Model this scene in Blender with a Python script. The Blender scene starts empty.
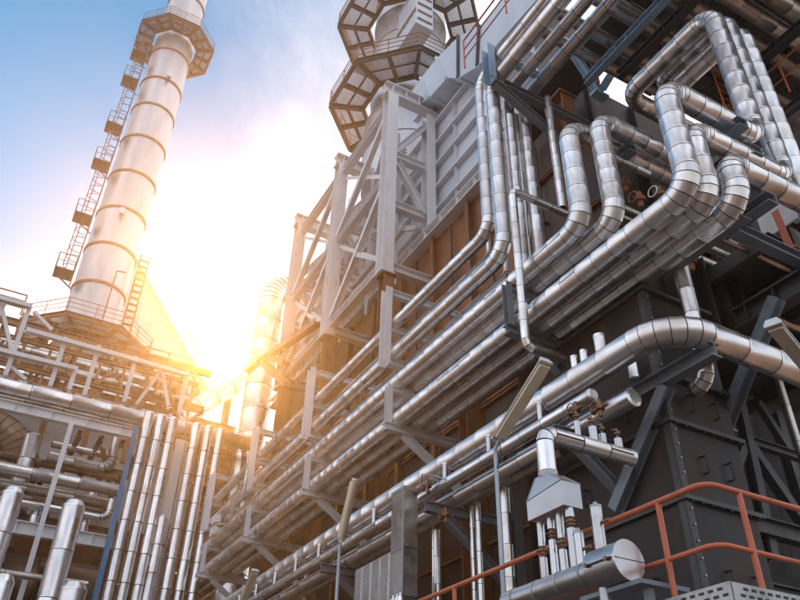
import bpy, math, random
from mathutils import Vector, Matrix, Quaternion
random.seed(7)
# ---------------------------------------------------------------- camera
FOC = 758.0                                   # focal length in pixels of the 800 x 600 photograph
vz = Vector((25, 1070, -FOC)).normalized()    # where the world's up direction points, in camera space
vy = Vector((-516, -525, -FOC)); vy = (vy - vz * vy.dot(vz)).normalized()
vx = vy.cross(vz)
ROT = Matrix((vx, vy, vz))                    # camera space -> world
CAM = Vector((0, 0, 1.7))
S = bpy.context.scene
COL = S.collection
cam = bpy.data.cameras.new('camera'); cam.sensor_width = 36; cam.lens = 36 * FOC / 800
cam.clip_end = 5000; cam.clip_start = .05
camo = bpy.data.objects.new('camera', cam); COL.objects.link(camo)
camo.matrix_world = Matrix.Translation(CAM) @ ROT.to_4x4()
S.camera = camo
# ---------------------------------------------------------------- sky, sun, exposure
def ray(px, py): return (ROT @ Vector((px - 400, 300 - py, -FOC))).normalized()
SUN = ray(216, 354)
sun_el = math.asin(SUN.z); sun_az = math.atan2(SUN.x, SUN.y)
W = bpy.data.worlds.new('World'); S.world = W; W.use_nodes = True
nt = W.node_tree; nt.nodes.clear()
def nd(t, typ, **kw):
    n = t.nodes.new(typ)
    for k, v in kw.items(): setattr(n, k, v)
    return n
sky = nd(nt, 'ShaderNodeTexSky', sky_type='NISHITA', sun_disc=False)
sky.sun_elevation = sun_el; sky.sun_rotation = sun_az
sky.air_density = 1.0; sky.dust_density = 0.1; sky.ozone_density = 3.0; sky.altitude = 0
bg1 = nd(nt, 'ShaderNodeBackground'); bg1.inputs[1].default_value = 0.115
hs_ = nd(nt, 'ShaderNodeHueSaturation'); hs_.inputs['Saturation'].default_value = 1.42; hs_.inputs['Hue'].default_value = .476
nt.links.new(sky.outputs[0], hs_.inputs['Color']); nt.links.new(hs_.outputs[0], bg1.inputs[0])
tc = nd(nt, 'ShaderNodeTexCoord')
# thin bright cloud: noise over the sky's directions, with a blue opening at the left
sep = nd(nt, 'ShaderNodeSeparateXYZ'); nt.links.new(tc.outputs['Generated'], sep.inputs[0])
dz = nd(nt, 'ShaderNodeMath', operation='ADD'); dz.inputs[1].default_value = .12
nt.links.new(sep.outputs[2], dz.inputs[0])
dv = nd(nt, 'ShaderNodeVectorMath', operation='DIVIDE')
cb = nd(nt, 'ShaderNodeCombineXYZ')
for i in range(3): nt.links.new(dz.outputs[0], cb.inputs[i])
nt.links.new(tc.outputs['Generated'], dv.inputs[0]); nt.links.new(cb.outputs[0], dv.inputs[1])
no = nd(nt, 'ShaderNodeTexNoise'); no.inputs['Scale'].default_value = 1.1; no.inputs['Detail'].default_value = 9
no.inputs['Roughness'].default_value = .62; no.inputs['Distortion'].default_value = .5
mp = nd(nt, 'ShaderNodeMapping'); mp.inputs['Location'].default_value = (4.4, 4.4, 2)
nt.links.new(dv.outputs[0], mp.inputs[0]); nt.links.new(mp.outputs[0], no.inputs['Vector'])
dt = nd(nt, 'ShaderNodeVectorMath', operation='DOT_PRODUCT'); dt.inputs[1].default_value = ray(-110, 70)   # the cloud opens here
nt.links.new(tc.outputs['Generated'], dt.inputs[0])
au = nd(nt, 'ShaderNodeMapRange', interpolation_type='SMOOTHSTEP'); au.inputs[1].default_value = .89; au.inputs[2].default_value = .995
au.inputs[3].default_value = .16; au.inputs[4].default_value = -.22
nt.links.new(dt.outputs['Value'], au.inputs[0])
ad = nd(nt, 'ShaderNodeMath', operation='ADD')
nt.links.new(no.outputs[0], ad.inputs[0]); nt.links.new(au.outputs[0], ad.inputs[1])
cr = nd(nt, 'ShaderNodeMapRange', interpolation_type='SMOOTHSTEP'); cr.inputs[1].default_value = .36; cr.inputs[2].default_value = .80
nt.links.new(ad.outputs[0], cr.inputs[0])
bg2 = nd(nt, 'ShaderNodeBackground'); bg2.inputs[0].default_value = (.94, .93, 1.0, 1); bg2.inputs[1].default_value = .85
cs = nd(nt, 'ShaderNodeMapRange'); cs.inputs[1].default_value = .3; cs.inputs[2].default_value = .7; cs.inputs[3].default_value = .72; cs.inputs[4].default_value = .98
nt.links.new(no.outputs[0], cs.inputs[0]); nt.links.new(cs.outputs[0], bg2.inputs[1])
mx = nd(nt, 'ShaderNodeMixShader')
nt.links.new(cr.outputs[0], mx.inputs[0]); nt.links.new(bg1.outputs[0], mx.inputs[1]); nt.links.new(bg2.outputs[0], mx.inputs[2])
wo = nd(nt, 'ShaderNodeOutputWorld'); nt.links.new(mx.outputs[0], wo.inputs[0])
sl = bpy.data.lights.new('sun', 'SUN'); sl.energy = 4.5; sl.angle = math.radians(.6); sl.color = (1, .50, .15)
so = bpy.data.objects.new('sun', sl); COL.objects.link(so)
so.rotation_euler = (-SUN).to_track_quat('-Z', 'Y').to_euler(); so.location = SUN * 200
S.view_settings.view_transform = 'Standard'; S.view_settings.look = 'None'
S.view_settings.gamma = 1; S.view_settings.use_curve_mapping = False
S.view_settings.exposure = 0.75
# ---------------------------------------------------------------- pixel -> place helpers
AX = {'x': 0, 'y': 1, 'z': 2}
def P(px, py, a, v):
    """point seen at a pixel on the plane axis a = v"""
    d = ray(px, py); i = AX[a]
    return CAM + d * ((v - CAM[i]) / d[i])
def go(p, a, px, py):
    """from p along an axis to the place nearest the pixel's line of sight"""
    d = ray(px, py); e = Vector((0, 0, 0)); e[AX[a]] = 1
    w = p - CAM; b = e.dot(d)
    return p + e * ((b * d.dot(w) - e.dot(w)) / (1 - b * b))
def chain(p, *steps):
    out = [p]
    for a, px, py in steps: out.append(go(out[-1], a, px, py))
    return out
def V(*a): return Vector(a)
# ---------------------------------------------------------------- materials
MATS = {}
def mat(name, col, rough=.5, metal=0., col2=None, amt=.5, scale=2., stretch=(1, 1, 1), var=.06, bump=.0, bscale=8., rvar=.1, thresh=(.45, .7), emis=None, spec=.5):
    m = bpy.data.materials.new(name); m.use_nodes = True; t = m.node_tree
    b = t.nodes['Principled BSDF']; L = t.links.new
    g = nd(t, 'ShaderNodeNewGeometry'); mp = nd(t, 'ShaderNodeMapping'); mp.inputs['Scale'].default_value = stretch
    L(g.outputs['Position'], mp.inputs[0])
    oi = nd(t, 'ShaderNodeObjectInfo')
    n1 = nd(t, 'ShaderNodeTexNoise'); n1.inputs['Scale'].default_value = scale; n1.inputs['Detail'].default_value = 7; n1.inputs['Roughness'].default_value = .65
    L(mp.outputs[0], n1.inputs['Vector'])
    c2 = col2 or tuple(c * .7 for c in col)
    r = nd(t, 'ShaderNodeMapRange', interpolation_type='SMOOTHSTEP'); r.inputs[1].default_value = thresh[0]; r.inputs[2].default_value = thresh[1]; r.inputs[4].default_value = amt
    L(n1.outputs[0], r.inputs[0])
    mixc = nd(t, 'ShaderNodeMix', data_type='RGBA'); mixc.inputs[6].default_value = (*col, 1); mixc.inputs[7].default_value = (*c2, 1)
    L(r.outputs[0], mixc.inputs[0])
    hs = nd(t, 'ShaderNodeHueSaturation')
    vr = nd(t, 'ShaderNodeMapRange'); vr.inputs[3].default_value = 1 - var; vr.inputs[4].default_value = 1 + var
    L(oi.outputs['Random'], vr.inputs[0]); L(vr.outputs[0], hs.inputs['Value']); L(mixc.outputs[2], hs.inputs['Color'])
    L(hs.outputs[0], b.inputs['Base Color'])
    rr = nd(t, 'ShaderNodeMapRange'); rr.inputs[1].default_value = .3; rr.inputs[2].default_value = .7
    rr.inputs[3].default_value = max(.02, rough - rvar); rr.inputs[4].default_value = rough + rvar
    L(n1.outputs[0], rr.inputs[0]); L(rr.outputs[0], b.inputs['Roughness'])
    b.inputs['Metallic'].default_value = metal
    b.inputs['Specular IOR Level'].default_value = spec
    if bump:
        n2 = nd(t, 'ShaderNodeTexNoise'); n2.inputs['Scale'].default_value = bscale; n2.inputs['Detail'].default_value = 3
        L(g.outputs['Position'], n2.inputs['Vector'])
        bp = nd(t, 'ShaderNodeBump'); bp.inputs['Strength'].default_value = bump; bp.inputs['Distance'].default_value = .02
        L(n2.outputs[0], bp.inputs['Height']); L(bp.outputs[0], b.inputs['Normal'])
    if emis:
        b.inputs['Emission Color'].default_value = (*emis[:3], 1); b.inputs['Emission Strength'].default_value = emis[3]
    MATS[name] = m
    return m
mat('alum', (.82, .81, .81), .32, 1., (.58, .49, .41), .6, 1.3, var=.12, bump=.02, bscale=6, rvar=.09)
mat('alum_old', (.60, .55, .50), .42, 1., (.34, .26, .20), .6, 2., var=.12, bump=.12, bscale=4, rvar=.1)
mat('alum_flat', (.42, .425, .44), .36, 1., (.27, .255, .25), .5, 1.6, var=.05, bump=.25, bscale=3, rvar=.1)
mat('alum_dark', (.26, .18, .13), .42, .9, (.13, .085, .06), .6, 2., var=.1, bump=.08, bscale=3)
mat('alum_small', (.58, .58, .59), .25, 1., (.45, .41, .38), .5, 3., var=.1)
mat('core', (.035, .03, .028), .7, .0)
mat('white_steel', (.70, .71, .74), .5, 0, (.36, .30, .27), .6, 1.4, (1, 1, .35), thresh=(.52, .8), bump=.1)
mat('pale_wall', (.62, .70, .80), .5, 0, (.48, .54, .62), .5, .8, (1, 1, .3), bump=.1, bscale=2)
mat('blue_steel', (.17, .205, .245), .45, 0, (.13, .13, .14), .6, 2.5, bump=.1)
mat('light_blue_steel', (.24, .38, .52), .45, 0, (.20, .22, .25), .6, 2., bump=.1)
mat('dark_steel', (.040, .044, .05), .5, 0, (.035, .026, .02), .7, 2.)
mat('rust_wall', (.25, .095, .034), .6, 0, (.09, .038, .02), .7, .9, (1, 1, .5), bump=.15)
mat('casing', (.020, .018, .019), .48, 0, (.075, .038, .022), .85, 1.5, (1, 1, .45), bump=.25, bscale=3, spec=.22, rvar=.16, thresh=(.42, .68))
mat('shaded_rust', (.052, .025, .014), .65, 0, (.025, .014, .010), .7, .9, (1, 1, .5), bump=.15)  # darker copy of the rust wall with shade put into its colour
mat('interior_shade', (.009, .008, .008), .8, 0)  # near-black colour holds the shade of the open interior
mat('red_paint', (.55, .13, .06), .42, 0, (.34, .09, .05), .6, 7.)
mat('galv', (.40, .40, .41), .48, .8, (.25, .24, .23), .5, 4.)
mat('rusty', (.30, .13, .06), .7, 0, (.16, .07, .04), .7, 5.)
mat('stack', (.60, .61, .64), .40, .75, (.44, .41, .40), .5, .5, (1, 1, .25), var=.05, bump=.1, bscale=2)
mat('brown_steel', (.24, .14, .09), .6, 0, (.14, .08, .05), .7, 2.)
mat('frame_brown', (.10, .088, .082), .6, 0, (.07, .05, .04), .7, 2.)
mat('orange_steel', (.42, .22, .11), .6, 0, (.22, .11, .06), .7, 2.)
mat('sheet', (.70, .73, .76), .45, .1, (.52, .53, .54), .5, 1.)
mat('lamp_body', (.42, .36, .27), .5, .1, (.30, .25, .19), .6, 6.)
mat('lamp_lens', (.68, .60, .48), .25, 0, (.45, .38, .28), .5, 5.)
mat('pole', (.36, .41, .47), .4, .4)
mat('brass', (.22, .13, .08), .45, .7)
mat('blue_paint', (.05, .20, .42), .45, 0, (.10, .15, .22), .4, 3.)
mat('concrete', (.13, .10, .08), .9, 0, (.09, .07, .055), .6, .6, bump=.3)
# ---------------------------------------------------------------- mesh helpers
def frame(t, up=None):
    t = t.normalized()
    up = up or (V(0, 0, 1) if abs(t.z) < .9 else V(1, 0, 0))
    s = t.cross(up).normalized(); u = s.cross(t).normalized()
    return s, u, t
def prof_I(h, w, tf=None, tw=None):
    tf = tf or h * .07 + .006; tw = tw or h * .045 + .005; a = w / 2; b = h / 2; c = tw / 2
    return [(-a, -b), (a, -b), (a, -b + tf), (c, -b + tf), (c, b - tf), (a, b - tf), (a, b), (-a, b), (-a, b - tf), (-c, b - tf), (-c, -b + tf), (-a, -b + tf)]
def prof_C(h, w, t=None):
    t = t or .08 * h; a = w / 2; b = h / 2
    return [(-a, -b), (a, -b), (a, -b + t), (-a + t, -b + t), (-a + t, b - t), (a, b - t), (a, b), (-a, b)]
def prof_L(w, t=None):
    t = t or .1 * w; a = w / 2
    return [(-a, -a), (a, -a), (a, -a + t), (-a + t, -a + t), (-a + t, a), (-a, a)]
def prof_B(w, h): return [(-w/2, -h/2), (w/2, -h/2), (w/2, h/2), (-w/2, h/2)]
class MB:
    def __init__(s): s.v = []; s.f = []; s.sm = []
    def add(s, v, f, smooth=False):
        k = len(s.v); s.v += [tuple(x) for x in v]; s.f += [tuple(i + k for i in q) for q in f]; s.sm += [smooth] * len(f)
        return s
    def box(s, lo, hi):
        x0, y0, z0 = [min(a, b) for a, b in zip(lo, hi)]; x1, y1, z1 = [max(a, b) for a, b in zip(lo, hi)]
        return s.add([(x0,y0,z0),(x1,y0,z0),(x1,y1,z0),(x0,y1,z0),(x0,y0,z1),(x1,y0,z1),(x1,y1,z1),(x0,y1,z1)],
                     [(0,3,2,1),(4,5,6,7),(0,1,5,4),(1,2,6,5),(2,3,7,6),(3,0,4,7)])
    def ext(s, p, q, prof, up=None, rot=0):
        sd, u, t = frame(q - p, up)
        if rot:
            c, n = math.cos(rot), math.sin(rot); prof = [(a*c - b*n, a*n + b*c) for a, b in prof]
        n = len(prof)
        v = [p + sd*a + u*b for a, b in prof] + [q + sd*a + u*b for a, b in prof]
        f = [(i, (i+1) % n, n + (i+1) % n, n + i) for i in range(n)] + [tuple(range(n))[::-1], tuple(range(n, 2*n))]
        return s.add(v, f)
    def tube(s, p, q, r, n=10, r2=None, cap=True):
        r2 = r if r2 is None else r2
        sd, u, t = frame(q - p); k = len(s.v)
        ring = [(math.cos(2*math.pi*i/n), math.sin(2*math.pi*i/n)) for i in range(n)]
        v = [p + (sd*a + u*b)*r for a, b in ring] + [q + (sd*a + u*b)*r2 for a, b in ring]
        s.add(v, [(i, (i+1) % n, n + (i+1) % n, n + i) for i in range(n)], True)
        if cap: s.add(v, [tuple(range(n))[::-1], tuple(range(n, 2*n))])
        return s
    def path(s, pts, r, n=8, closed=False):
        """round bar along a polyline, mitred"""
        m = len(pts); k = len(s.v); rings = []
        ref = None
        for i, p in enumerate(pts):
            a = pts[(i-1) % m] if (closed or i > 0) else None; b = pts[(i+1) % m] if (closed or i < m-1) else None
            t1 = (p-a).normalized() if a is not None else (b-p).normalized(); t2 = (b-p).normalized() if b is not None else t1
            t = (t1+t2).normalized()
            if ref is None: ref = frame(t1)[0]
            x = (ref - t*ref.dot(t)).normalized(); y = t.cross(x); ref = x
            rings.append([p + (x*math.cos(2*math.pi*j/n) + y*math.sin(2*math.pi*j/n))*r for j in range(n)])
        v = [q for rg in rings for q in rg]; f = []
        for i in range(m if closed else m-1):
            a = i*n; b = ((i+1) % m)*n
            f += [(a+j, a+(j+1) % n, b+(j+1) % n, b+j) for j in range(n)]
        s.add(v, f, True)
        if not closed:
            s.add(rings[0] + rings[-1], [tuple(range(n))[::-1], tuple(range(n, 2*n))])
        return s
    def prism(s, poly, d):
        """planar polygon (3D points) pushed along vector d"""
        n = len(poly)
        return s.add([Vector(p) for p in poly] + [Vector(p)+d for p in poly],
                     [tuple(range(n))[::-1], tuple(range(n, 2*n))] + [(i, (i+1) % n, n+(i+1) % n, n+i) for i in range(n)])
    def build(s, name, m, parent=None, base=None, **tags):
        off = base or (ORG[parent.name] if parent else V(0, 0, 0))
        me = bpy.data.meshes.new(name)
        me.from_pydata([(x-off.x, y-off.y, z-off.z) for x, y, z in s.v], [], s.f)
        me.polygons.foreach_set('use_smooth', s.sm); me.materials.append(MATS[m]); me.update()
        return link(name, me, parent, V(0,0,0) if parent else off, off, tags)
ORG = {}
def link(name, me, parent, loc, org, tags):
    o = bpy.data.objects.new(name, me); COL.objects.link(o); o.location = loc
    if parent: o.parent = parent
    ORG[o.name] = org.copy()
    for k, v in tags.items(): o[k] = v
    return o
def thing(name, label, cat, base, group=None):
    o = link(name, None, None, base, base, dict(label=label, category=cat)); o.empty_display_size = .2
    if group: o['group'] = group
    return o
def beam(par, name, p, q, prof, m, up=None, rot=0, **tags): return MB().ext(p, q, prof, up, rot).build(name, m, par, **tags)
def bar(par, name, pts, r, m, n=8, closed=False, **tags): return MB().path(pts, r, n, closed).build(name, m, par, **tags)
# ---------------------------------------------------------------- clad pipes
CACHE = {}
def sec_mesh(r, L, n, m):
    key = ('s', round(r, 4), round(L, 4), n, m)
    if key not in CACHE:
        me = bpy.data.meshes.new('cladding_section'); v = []; f = []
        d = .010 / r                                # lap joint along the sheet
        A = [d + (2*math.pi - 2*d) * i / n for i in range(n+1)]
        st = [(0, 1.014), (min(.04, L*.2), 1.014), (min(.045, L*.21), 1.0), (L, .996)]
        for z, k in st: v += [(r*k*math.cos(a), r*k*math.sin(a), z) for a in A]
        for j in range(3): f += [(j*(n+1)+i, j*(n+1)+i+1, (j+1)*(n+1)+i+1, (j+1)*(n+1)+i) for i in range(n)]
        me.from_pydata(v, [], f); me.polygons.foreach_set('use_smooth', [True]*len(f)); me.materials.append(MATS[m]); me.update()
        CACHE[key] = me
    return CACHE[key]
def gore_mesh(r, Rb, da, gap, n, m):
    key = ('g', round(r, 4), round(Rb, 4), round(da, 4), n, m)
    if key not in CACHE:
        me = bpy.data.meshes.new('elbow_gore'); v = []; f = []; g = gap / Rb / 2
        for a, k in ((g, 1.02), (da*.5, 1.0), (da - g, 1.0)):
            c = V(Rb*(1-math.cos(a)), 0, Rb*math.sin(a)); ex = V(math.cos(a), 0, -math.sin(a))
            if k == 1.0 and a == da*.5: c = (V(0,0,0) + V(Rb*(1-math.cos(da)), 0, Rb*math.sin(da)))*.5
            for i in range(n): w = 2*math.pi*i/n; v.append(c + (ex*math.cos(w) + V(0,1,0)*math.sin(w))*r*k)
        for j in range(2): f += [(j*n+i, j*n+(i+1) % n, (j+1)*n+(i+1) % n, (j+1)*n+i) for i in range(n)]
        me.from_pydata(v, [], f); me.polygons.foreach_set('use_smooth', [True]*len(f)); me.materials.append(MATS[m]); me.update()
        CACHE[key] = me
    return CACHE[key]
def mat3(x, y, z): return Matrix((x, y, z)).transposed()
def place(par, name, me, pos, rot, org):
    o = bpy.data.objects.new(name, me); COL.objects.link(o); o.parent = par
    o.matrix_local = Matrix.Translation(pos - org) @ rot.to_4x4()
    return o
def pipe(label, pts, D, m='alum', seg=.5, er=1.0, gap=.011, n=20, caps=(0, 0), gores=4, group=None, name='insulated_pipe', cat='pipe', seam=None):
    r = D/2; Rb0 = D*er; pts = [Vector(p) for p in pts]
    root = thing(name, label, cat, pts[0], group); org = pts[0]
    core = [pts[0]]; cur = pts[0]
    def straight(a, b):
        L = (b-a).length
        if L < .03: return
        k = max(1, round(L/seg)); l = L/k; t = (b-a)/L
        s, u, _ = frame(t)
        for i in range(k):
            # the lap joint sits low at the back with a few sheets turned
            ang = (seam if seam is not None else random.choice((0, 0, .5, .5, .9, 2.6))) + random.uniform(-.15, .15)
            x = s*math.cos(ang) + u*math.sin(ang); y = t.cross(x)
            place(root, 'cladding_section', sec_mesh(r, l - gap, n, m), a + t*(i*l + gap/2), mat3(x, y, t), org)
    for i in range(1, len(pts)):
        p = pts[i]
        if i < len(pts)-1:
            t1 = (p - pts[i-1]).normalized(); t2 = (pts[i+1]-p).normalized(); th = t1.angle(t2)
            Rb = min(Rb0, .49*(p-cur).length/math.tan(th/2), .49*(pts[i+1]-p).length/math.tan(th/2)*1.9)
            d = Rb*math.tan(th/2); a = p - t1*d
            straight(cur, a); core.append(a)
            x = (t2 - t1*t2.dot(t1)).normalized(); y = t1.cross(x); c = a + x*Rb
            R0 = mat3(x, y, t1); da = th/gores
            gm = gore_mesh(r, Rb, da, gap, n, m)
            for k in range(gores):
                al = k*da
                xx = x*math.cos(al) - t1*math.sin(al); tt = t1*math.cos(al) + x*math.sin(al)
                place(root, 'elbow_gore', gm, c - xx*Rb, mat3(xx, y, tt), org)
                al2 = al+da; core.append(c - (x*math.cos(al2) - t1*math.sin(al2))*Rb)
            cur = p + t2*d
        else:
            straight(cur, p); core.append(p)
    MB().path(core, r*.965, 14).build('inner_pipe', 'core', root)
    for e, (a, b) in zip(caps, ((pts[0], pts[1]), (pts[-1], pts[-2]))):
        if e:
            t = (a-b).normalized()
            MB().tube(a - t*.05, a + t*.004, r*1.03, n).tube(a + t*.004, a + t*(.004 + e), r*1.03, n, r*.72).build('end_cap', m, root)
    return root
def railing(label, pts, h=1.05, r=.024, m='galv', mids=(.5,), closed=False, sp=1.5, group=None, toe=None):
    root = thing('railing', label, 'railing', pts[0], group)
    up = V(0, 0, 1); rail_parts(root, pts, h, r, m, mids, closed, sp, toe); return root
def rail_parts(root, pts, h, r, m, mids=(.5,), closed=False, sp=1.5, toe=None, n=6):
    up = V(0, 0, 1)
    bar(root, 'top_rail', [p+up*h for p in pts], r, m, n, closed)
    for k in mids: bar(root, 'mid_rail', [p+up*h*k for p in pts], r*.8, m, n, closed)
    ring = pts + ([pts[0]] if closed else [])
    for i in range(len(ring)-1):
        a, b = ring[i], ring[i+1]; k = max(1, round((b-a).length/sp))
        for j in range(k + (1 if i == len(ring)-2 and not closed else 0)):
            p = a.lerp(b, j/k); bar(root, 'post', [p, p+up*h], r, m, n)
        if toe: MB().ext(a+up*toe/2, b+up*toe/2, prof_B(.012, toe)).build('toe_plate', m, root)
# ================================================================ SETTING
g = MB().add([(-300,-300,0),(300,-300,0),(300,300,0),(-300,300,0)], [(0,1,2,3)]).build('ground', 'concrete', kind='structure')
# ================================================================ HEATER BUILDING (face A: x = XW, face B: y = YB)
XW = 12.4; ZS = 21.6
cnr = P(583, 90, 'x', XW); YB = cnr.y
hb = thing('heater_casing', 'rust brown heater casing of ribbed plate panels behind the pipe rack', 'heater', V(XW, YB, 0))
ys = [YB, 12.3, 14.8, 17.4, 19.9, 22.4, 24.9, 27.4, 29.9, 32.4, 34.9, 37.4]
zs = [0, 4.2, 8.4, 12.6, 16.4, 19.0, ZS-.25]
for i in range(len(ys)-1):
    for j in range(len(zs)-1):
        MB().box((XW, ys[i]+.012, zs[j]+.012), (XW+.08, ys[i+1]-.012, zs[j+1]-.012)).build('wall_panel', 'casing' if i == 0 else ('shaded_rust' if j < 3 or i < 2 else 'rust_wall'), hb)  # corner and low panels darker: shade of overhead and rack put into colour
    if i: beam(hb, 'rib', V(XW-.13, ys[i], .1), V(XW-.13, ys[i], ZS-.3), prof_I(.25, .22), 'shaded_rust' if i < 2 else 'rust_wall', V(1,0,0))
for z in zs[1:-1]: beam(hb, 'stiffener', V(XW-.07, YB+.05, z), V(XW-.07, 37.4, z), prof_I(.14, .12), 'rust_wall')
xs = [XW+.1, 14.4, 16.6, 18.8, 21, 24]
for i in range(len(xs)-1):
    for j, (z0, z1) in enumerate(((13.6, 16.2), (16.2, 18.9), (18.9, ZS-.2))):
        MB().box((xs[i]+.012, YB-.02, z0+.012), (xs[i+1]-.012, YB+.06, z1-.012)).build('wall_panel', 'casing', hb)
        for k in (.3, .7):
            if i < 3:
                hx = xs[i] + (xs[i+1]-xs[i])*k; zc = (z0+z1)/2
                bar(hb, 'lifting_handle', [V(hx, YB-.02, zc+.14), V(hx, YB-.10, zc+.12), V(hx, YB-.10, zc-.12), V(hx, YB-.02, zc-.14)], .014, 'dark_steel', 5)
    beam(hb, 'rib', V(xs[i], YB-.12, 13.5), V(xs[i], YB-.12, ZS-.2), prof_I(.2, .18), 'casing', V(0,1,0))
MB().box((XW+.3, YB+.4, 13.4), (24, 37, ZS-.4)).build('core_block', 'interior_shade', hb)
MB().box((XW+.5, 14.6, .02), (24, 37, 13.39)).build('inner_wall', 'interior_shade', hb)
# rust columns in front of the casing carrying the outer frame
YC = [10.0, 15.0, 20.1, 25.1, 30.2]
for k, y in enumerate(YC):
    t = thing('rust_column', ['rust brown column by the corner of the heater casing', 'rust brown column behind the nearest tall white U bracket', 'rust brown column under the nearest white frame column',
              'rust brown column under the middle white frame column', 'rust brown column under the farthest white frame column'][k], 'column', V(10.3, y, 0), 'rust columns behind the rack')
    zt = 18.7 if k > 1 else (18.2 if k == 0 else 12.9)
    beam(t, 'shaft', V(10.3, y, 0), V(10.3, y, zt), prof_I(.46, .42), 'rust_wall', V(0,1,0))
    MB().box((10.0, y-.3, zt), (10.6, y+.3, zt+.05)).build('cap_plate', 'rust_wall', t)
    MB().box((10.0, y-.3, .0), (10.6, y+.3, .06)).build('base_plate', 'rust_wall', t)
# white sill along the casing top
t = thing('sill_girder', 'white steel sill girder along the top of the rust casing', 'girder', V(XW-.1, YB, ZS))
beam(t, 'girder', V(XW-.22, 13.6, ZS-.05), V(XW-.22, 37.4, ZS-.05), prof_I(.5, .44), 'white_steel')
for y in [14.2 + 1.2*i for i in range(19)]:
    MB().box((XW-.43, y-.012, ZS-.24), (XW-.24, y+.012, ZS+.15)).build('stiffener_plate', 'white_steel', t)
# pale stiffened plate wall over the sill
t = thing('stiffened_wall', 'pale blue grey plate wall with white stiffener grid above the rust casing', 'wall', V(XW+.2, 13, ZS))
wz = [ZS+.25, 22.9, 24.2, 25.5, 26.8, 28.2, 30.2]; wy = [13.2 + 1.75*i for i in range(15)]
for j in range(6):
    for i in range(14):
        if j == 5 and i > 4: continue
        MB().box((XW+.2, wy[i]+.01, wz[j]+.01), (XW+.26, wy[i+1]-.01, wz[j+1]-.01)).build('plate', 'pale_wall', t)
for z in wz[1:]: beam(t, 'horizontal_stiffener', V(XW+.08, 13.2, z), V(XW+.08, 37.4 if z < 29 else 21.9, z), prof_B(.012, .24), 'white_steel', V(1,0,0)); 
for z in wz[1:]: beam(t, 'stiffener_flange', V(XW-.05, 13.2, z), V(XW-.05, 37.4 if z < 29 else 21.9, z), prof_B(.02, .10), 'white_steel', V(0,0,1))
for y in wy[1:-1]: beam(t, 'vertical_stiffener', V(XW+.09, y, ZS+.2), V(XW+.09, y, 28.4), prof_B(.014, .2), 'white_steel', V(1,0,0))
# white frame
fr = thing('outer_frame', 'white painted braced steel frame standing out from the pale wall', 'steel frame', V(10.2, 20.1, 18.7))
XO = 10.2; ZT = 28.8
yc = [20.1, 25.2, 30.4]
for y in yc:
    beam(fr, 'column', V(XO, y, 18.76), V(XO, y, ZT), prof_I(.54, .50, .04, .03), 'white_steel', V(0,1,0))
    MB().box((XO-.3, y-.32, 18.755), (XO+.3, y+.32, 18.82)).build('base_plate', 'white_steel', fr)
    beam(fr, 'inner_column', V(XW-.25, y, ZS+.2), V(XW-.25, y, ZT-.3), prof_I(.5, .42), 'white_steel', V(0,1,0))
    hgt = [19.2, 22.4, 25.2]
    for z in hgt: beam(fr, 'cross_beam', V(XO+.28, y, z), V(XW-.0 if z < 21 else XW-.48, y, z), prof_I(.38, .34), 'white_steel')
    tb = beam(fr, 'top_girder', V(XO-.36, y, ZT+.36), V(XW+.3, y, ZT+.36), prof_I(.7, .5), 'white_steel')
    for k in range(4):
        x = XO + .0 + k*.68
        for sgn in (-1, 1): MB().box((x-.012, y+sgn*.03, ZT+.07), (x+.012, y+sgn*.24, ZT+.65)).build('web_stiffener', 'white_steel', tb)
    beam(fr, 'brace', V(XO+.3, y, 25.0), V(XW-.4, y, 22.6), prof_I(.28, .26), 'white_steel')
    beam(fr, 'brace', V(XO+.3, y, 25.5), V(XW-.4, y, 27.9), prof_I(.28, .26), 'white_steel')
for i in range(2):
    a = yc[i]; b = yc[i+1]
    for z, pr in ((28.3, prof_I(.42, .34)), (23.9, prof_I(.3, .28)), (19.3, prof_I(.36, .3))):
        beam(fr, 'longitudinal_beam', V(XO+.05, a+.36, z), V(XO+.05, b-.36, z), pr, 'white_steel')
    for z0, z1 in ((27.9, 24.1), (23.6, 19.6)):
        beam(fr, 'brace', V(XO, a+.3, z0), V(XO, b-.3, z1), prof_I(.24, .24), 'white_steel', V(1,0,0))
    beam(fr, 'brace', V(XO+.02, a+.3, 19.7), V(XO+.02, (a+b)/2, 21.5), prof_L(.2), 'white_steel', V(1,0,0))
    for z0, z1 in ((24.2, 27.9), (19.7, 23.6)): beam(fr, 'brace', V(XO+.2, a+.3, z0), V(XO+.2, b-.3, z1), prof_L(.18), 'white_steel', V(1,0,0))
    for z in (21.6, 26.1): beam(fr, 'longitudinal_beam', V(XO+.9, a+.2, z), V(XO+.9, b-.2, z), prof_I(.2, .18), 'white_steel')
    for k in range(3):
        y_ = a + (b-a)*(k+1)/4
        beam(fr, 'cross_beam', V(XO+.1, y_, 23.9), V(XW-.4, y_, 23.9), prof_I(.2, .16), 'white_steel')
        beam(fr, 'hanger', V(XO+1.1, y_, 19.6), V(XO+1.1, y_, 28.2), prof_L(.14), 'white_steel', V(0,1,0))
        beam(fr, 'brace', V(XO+1.2, y_, 24.1), V(XW-.5, y_+1.0, 27.8), prof_L(.14), 'white_steel')
    beam(fr, 'longitudinal_beam', V(XW-.5, a+.26, 25.3), V(XW-.5, b-.26, 25.3), prof_I(.28, .24), 'white_steel')
    beam(fr, 'brace', V(XW-.6, a+.3, 22.0), V(XW-.6, b-.3, 25.1), prof_I(.22, .2), 'white_steel', V(1,0,0))
    beam(fr, 'brace', V(XO+.3, a+.3, 28.2), V(XW-.5, b-.3, 28.2), prof_L(.2), 'white_steel')
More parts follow.
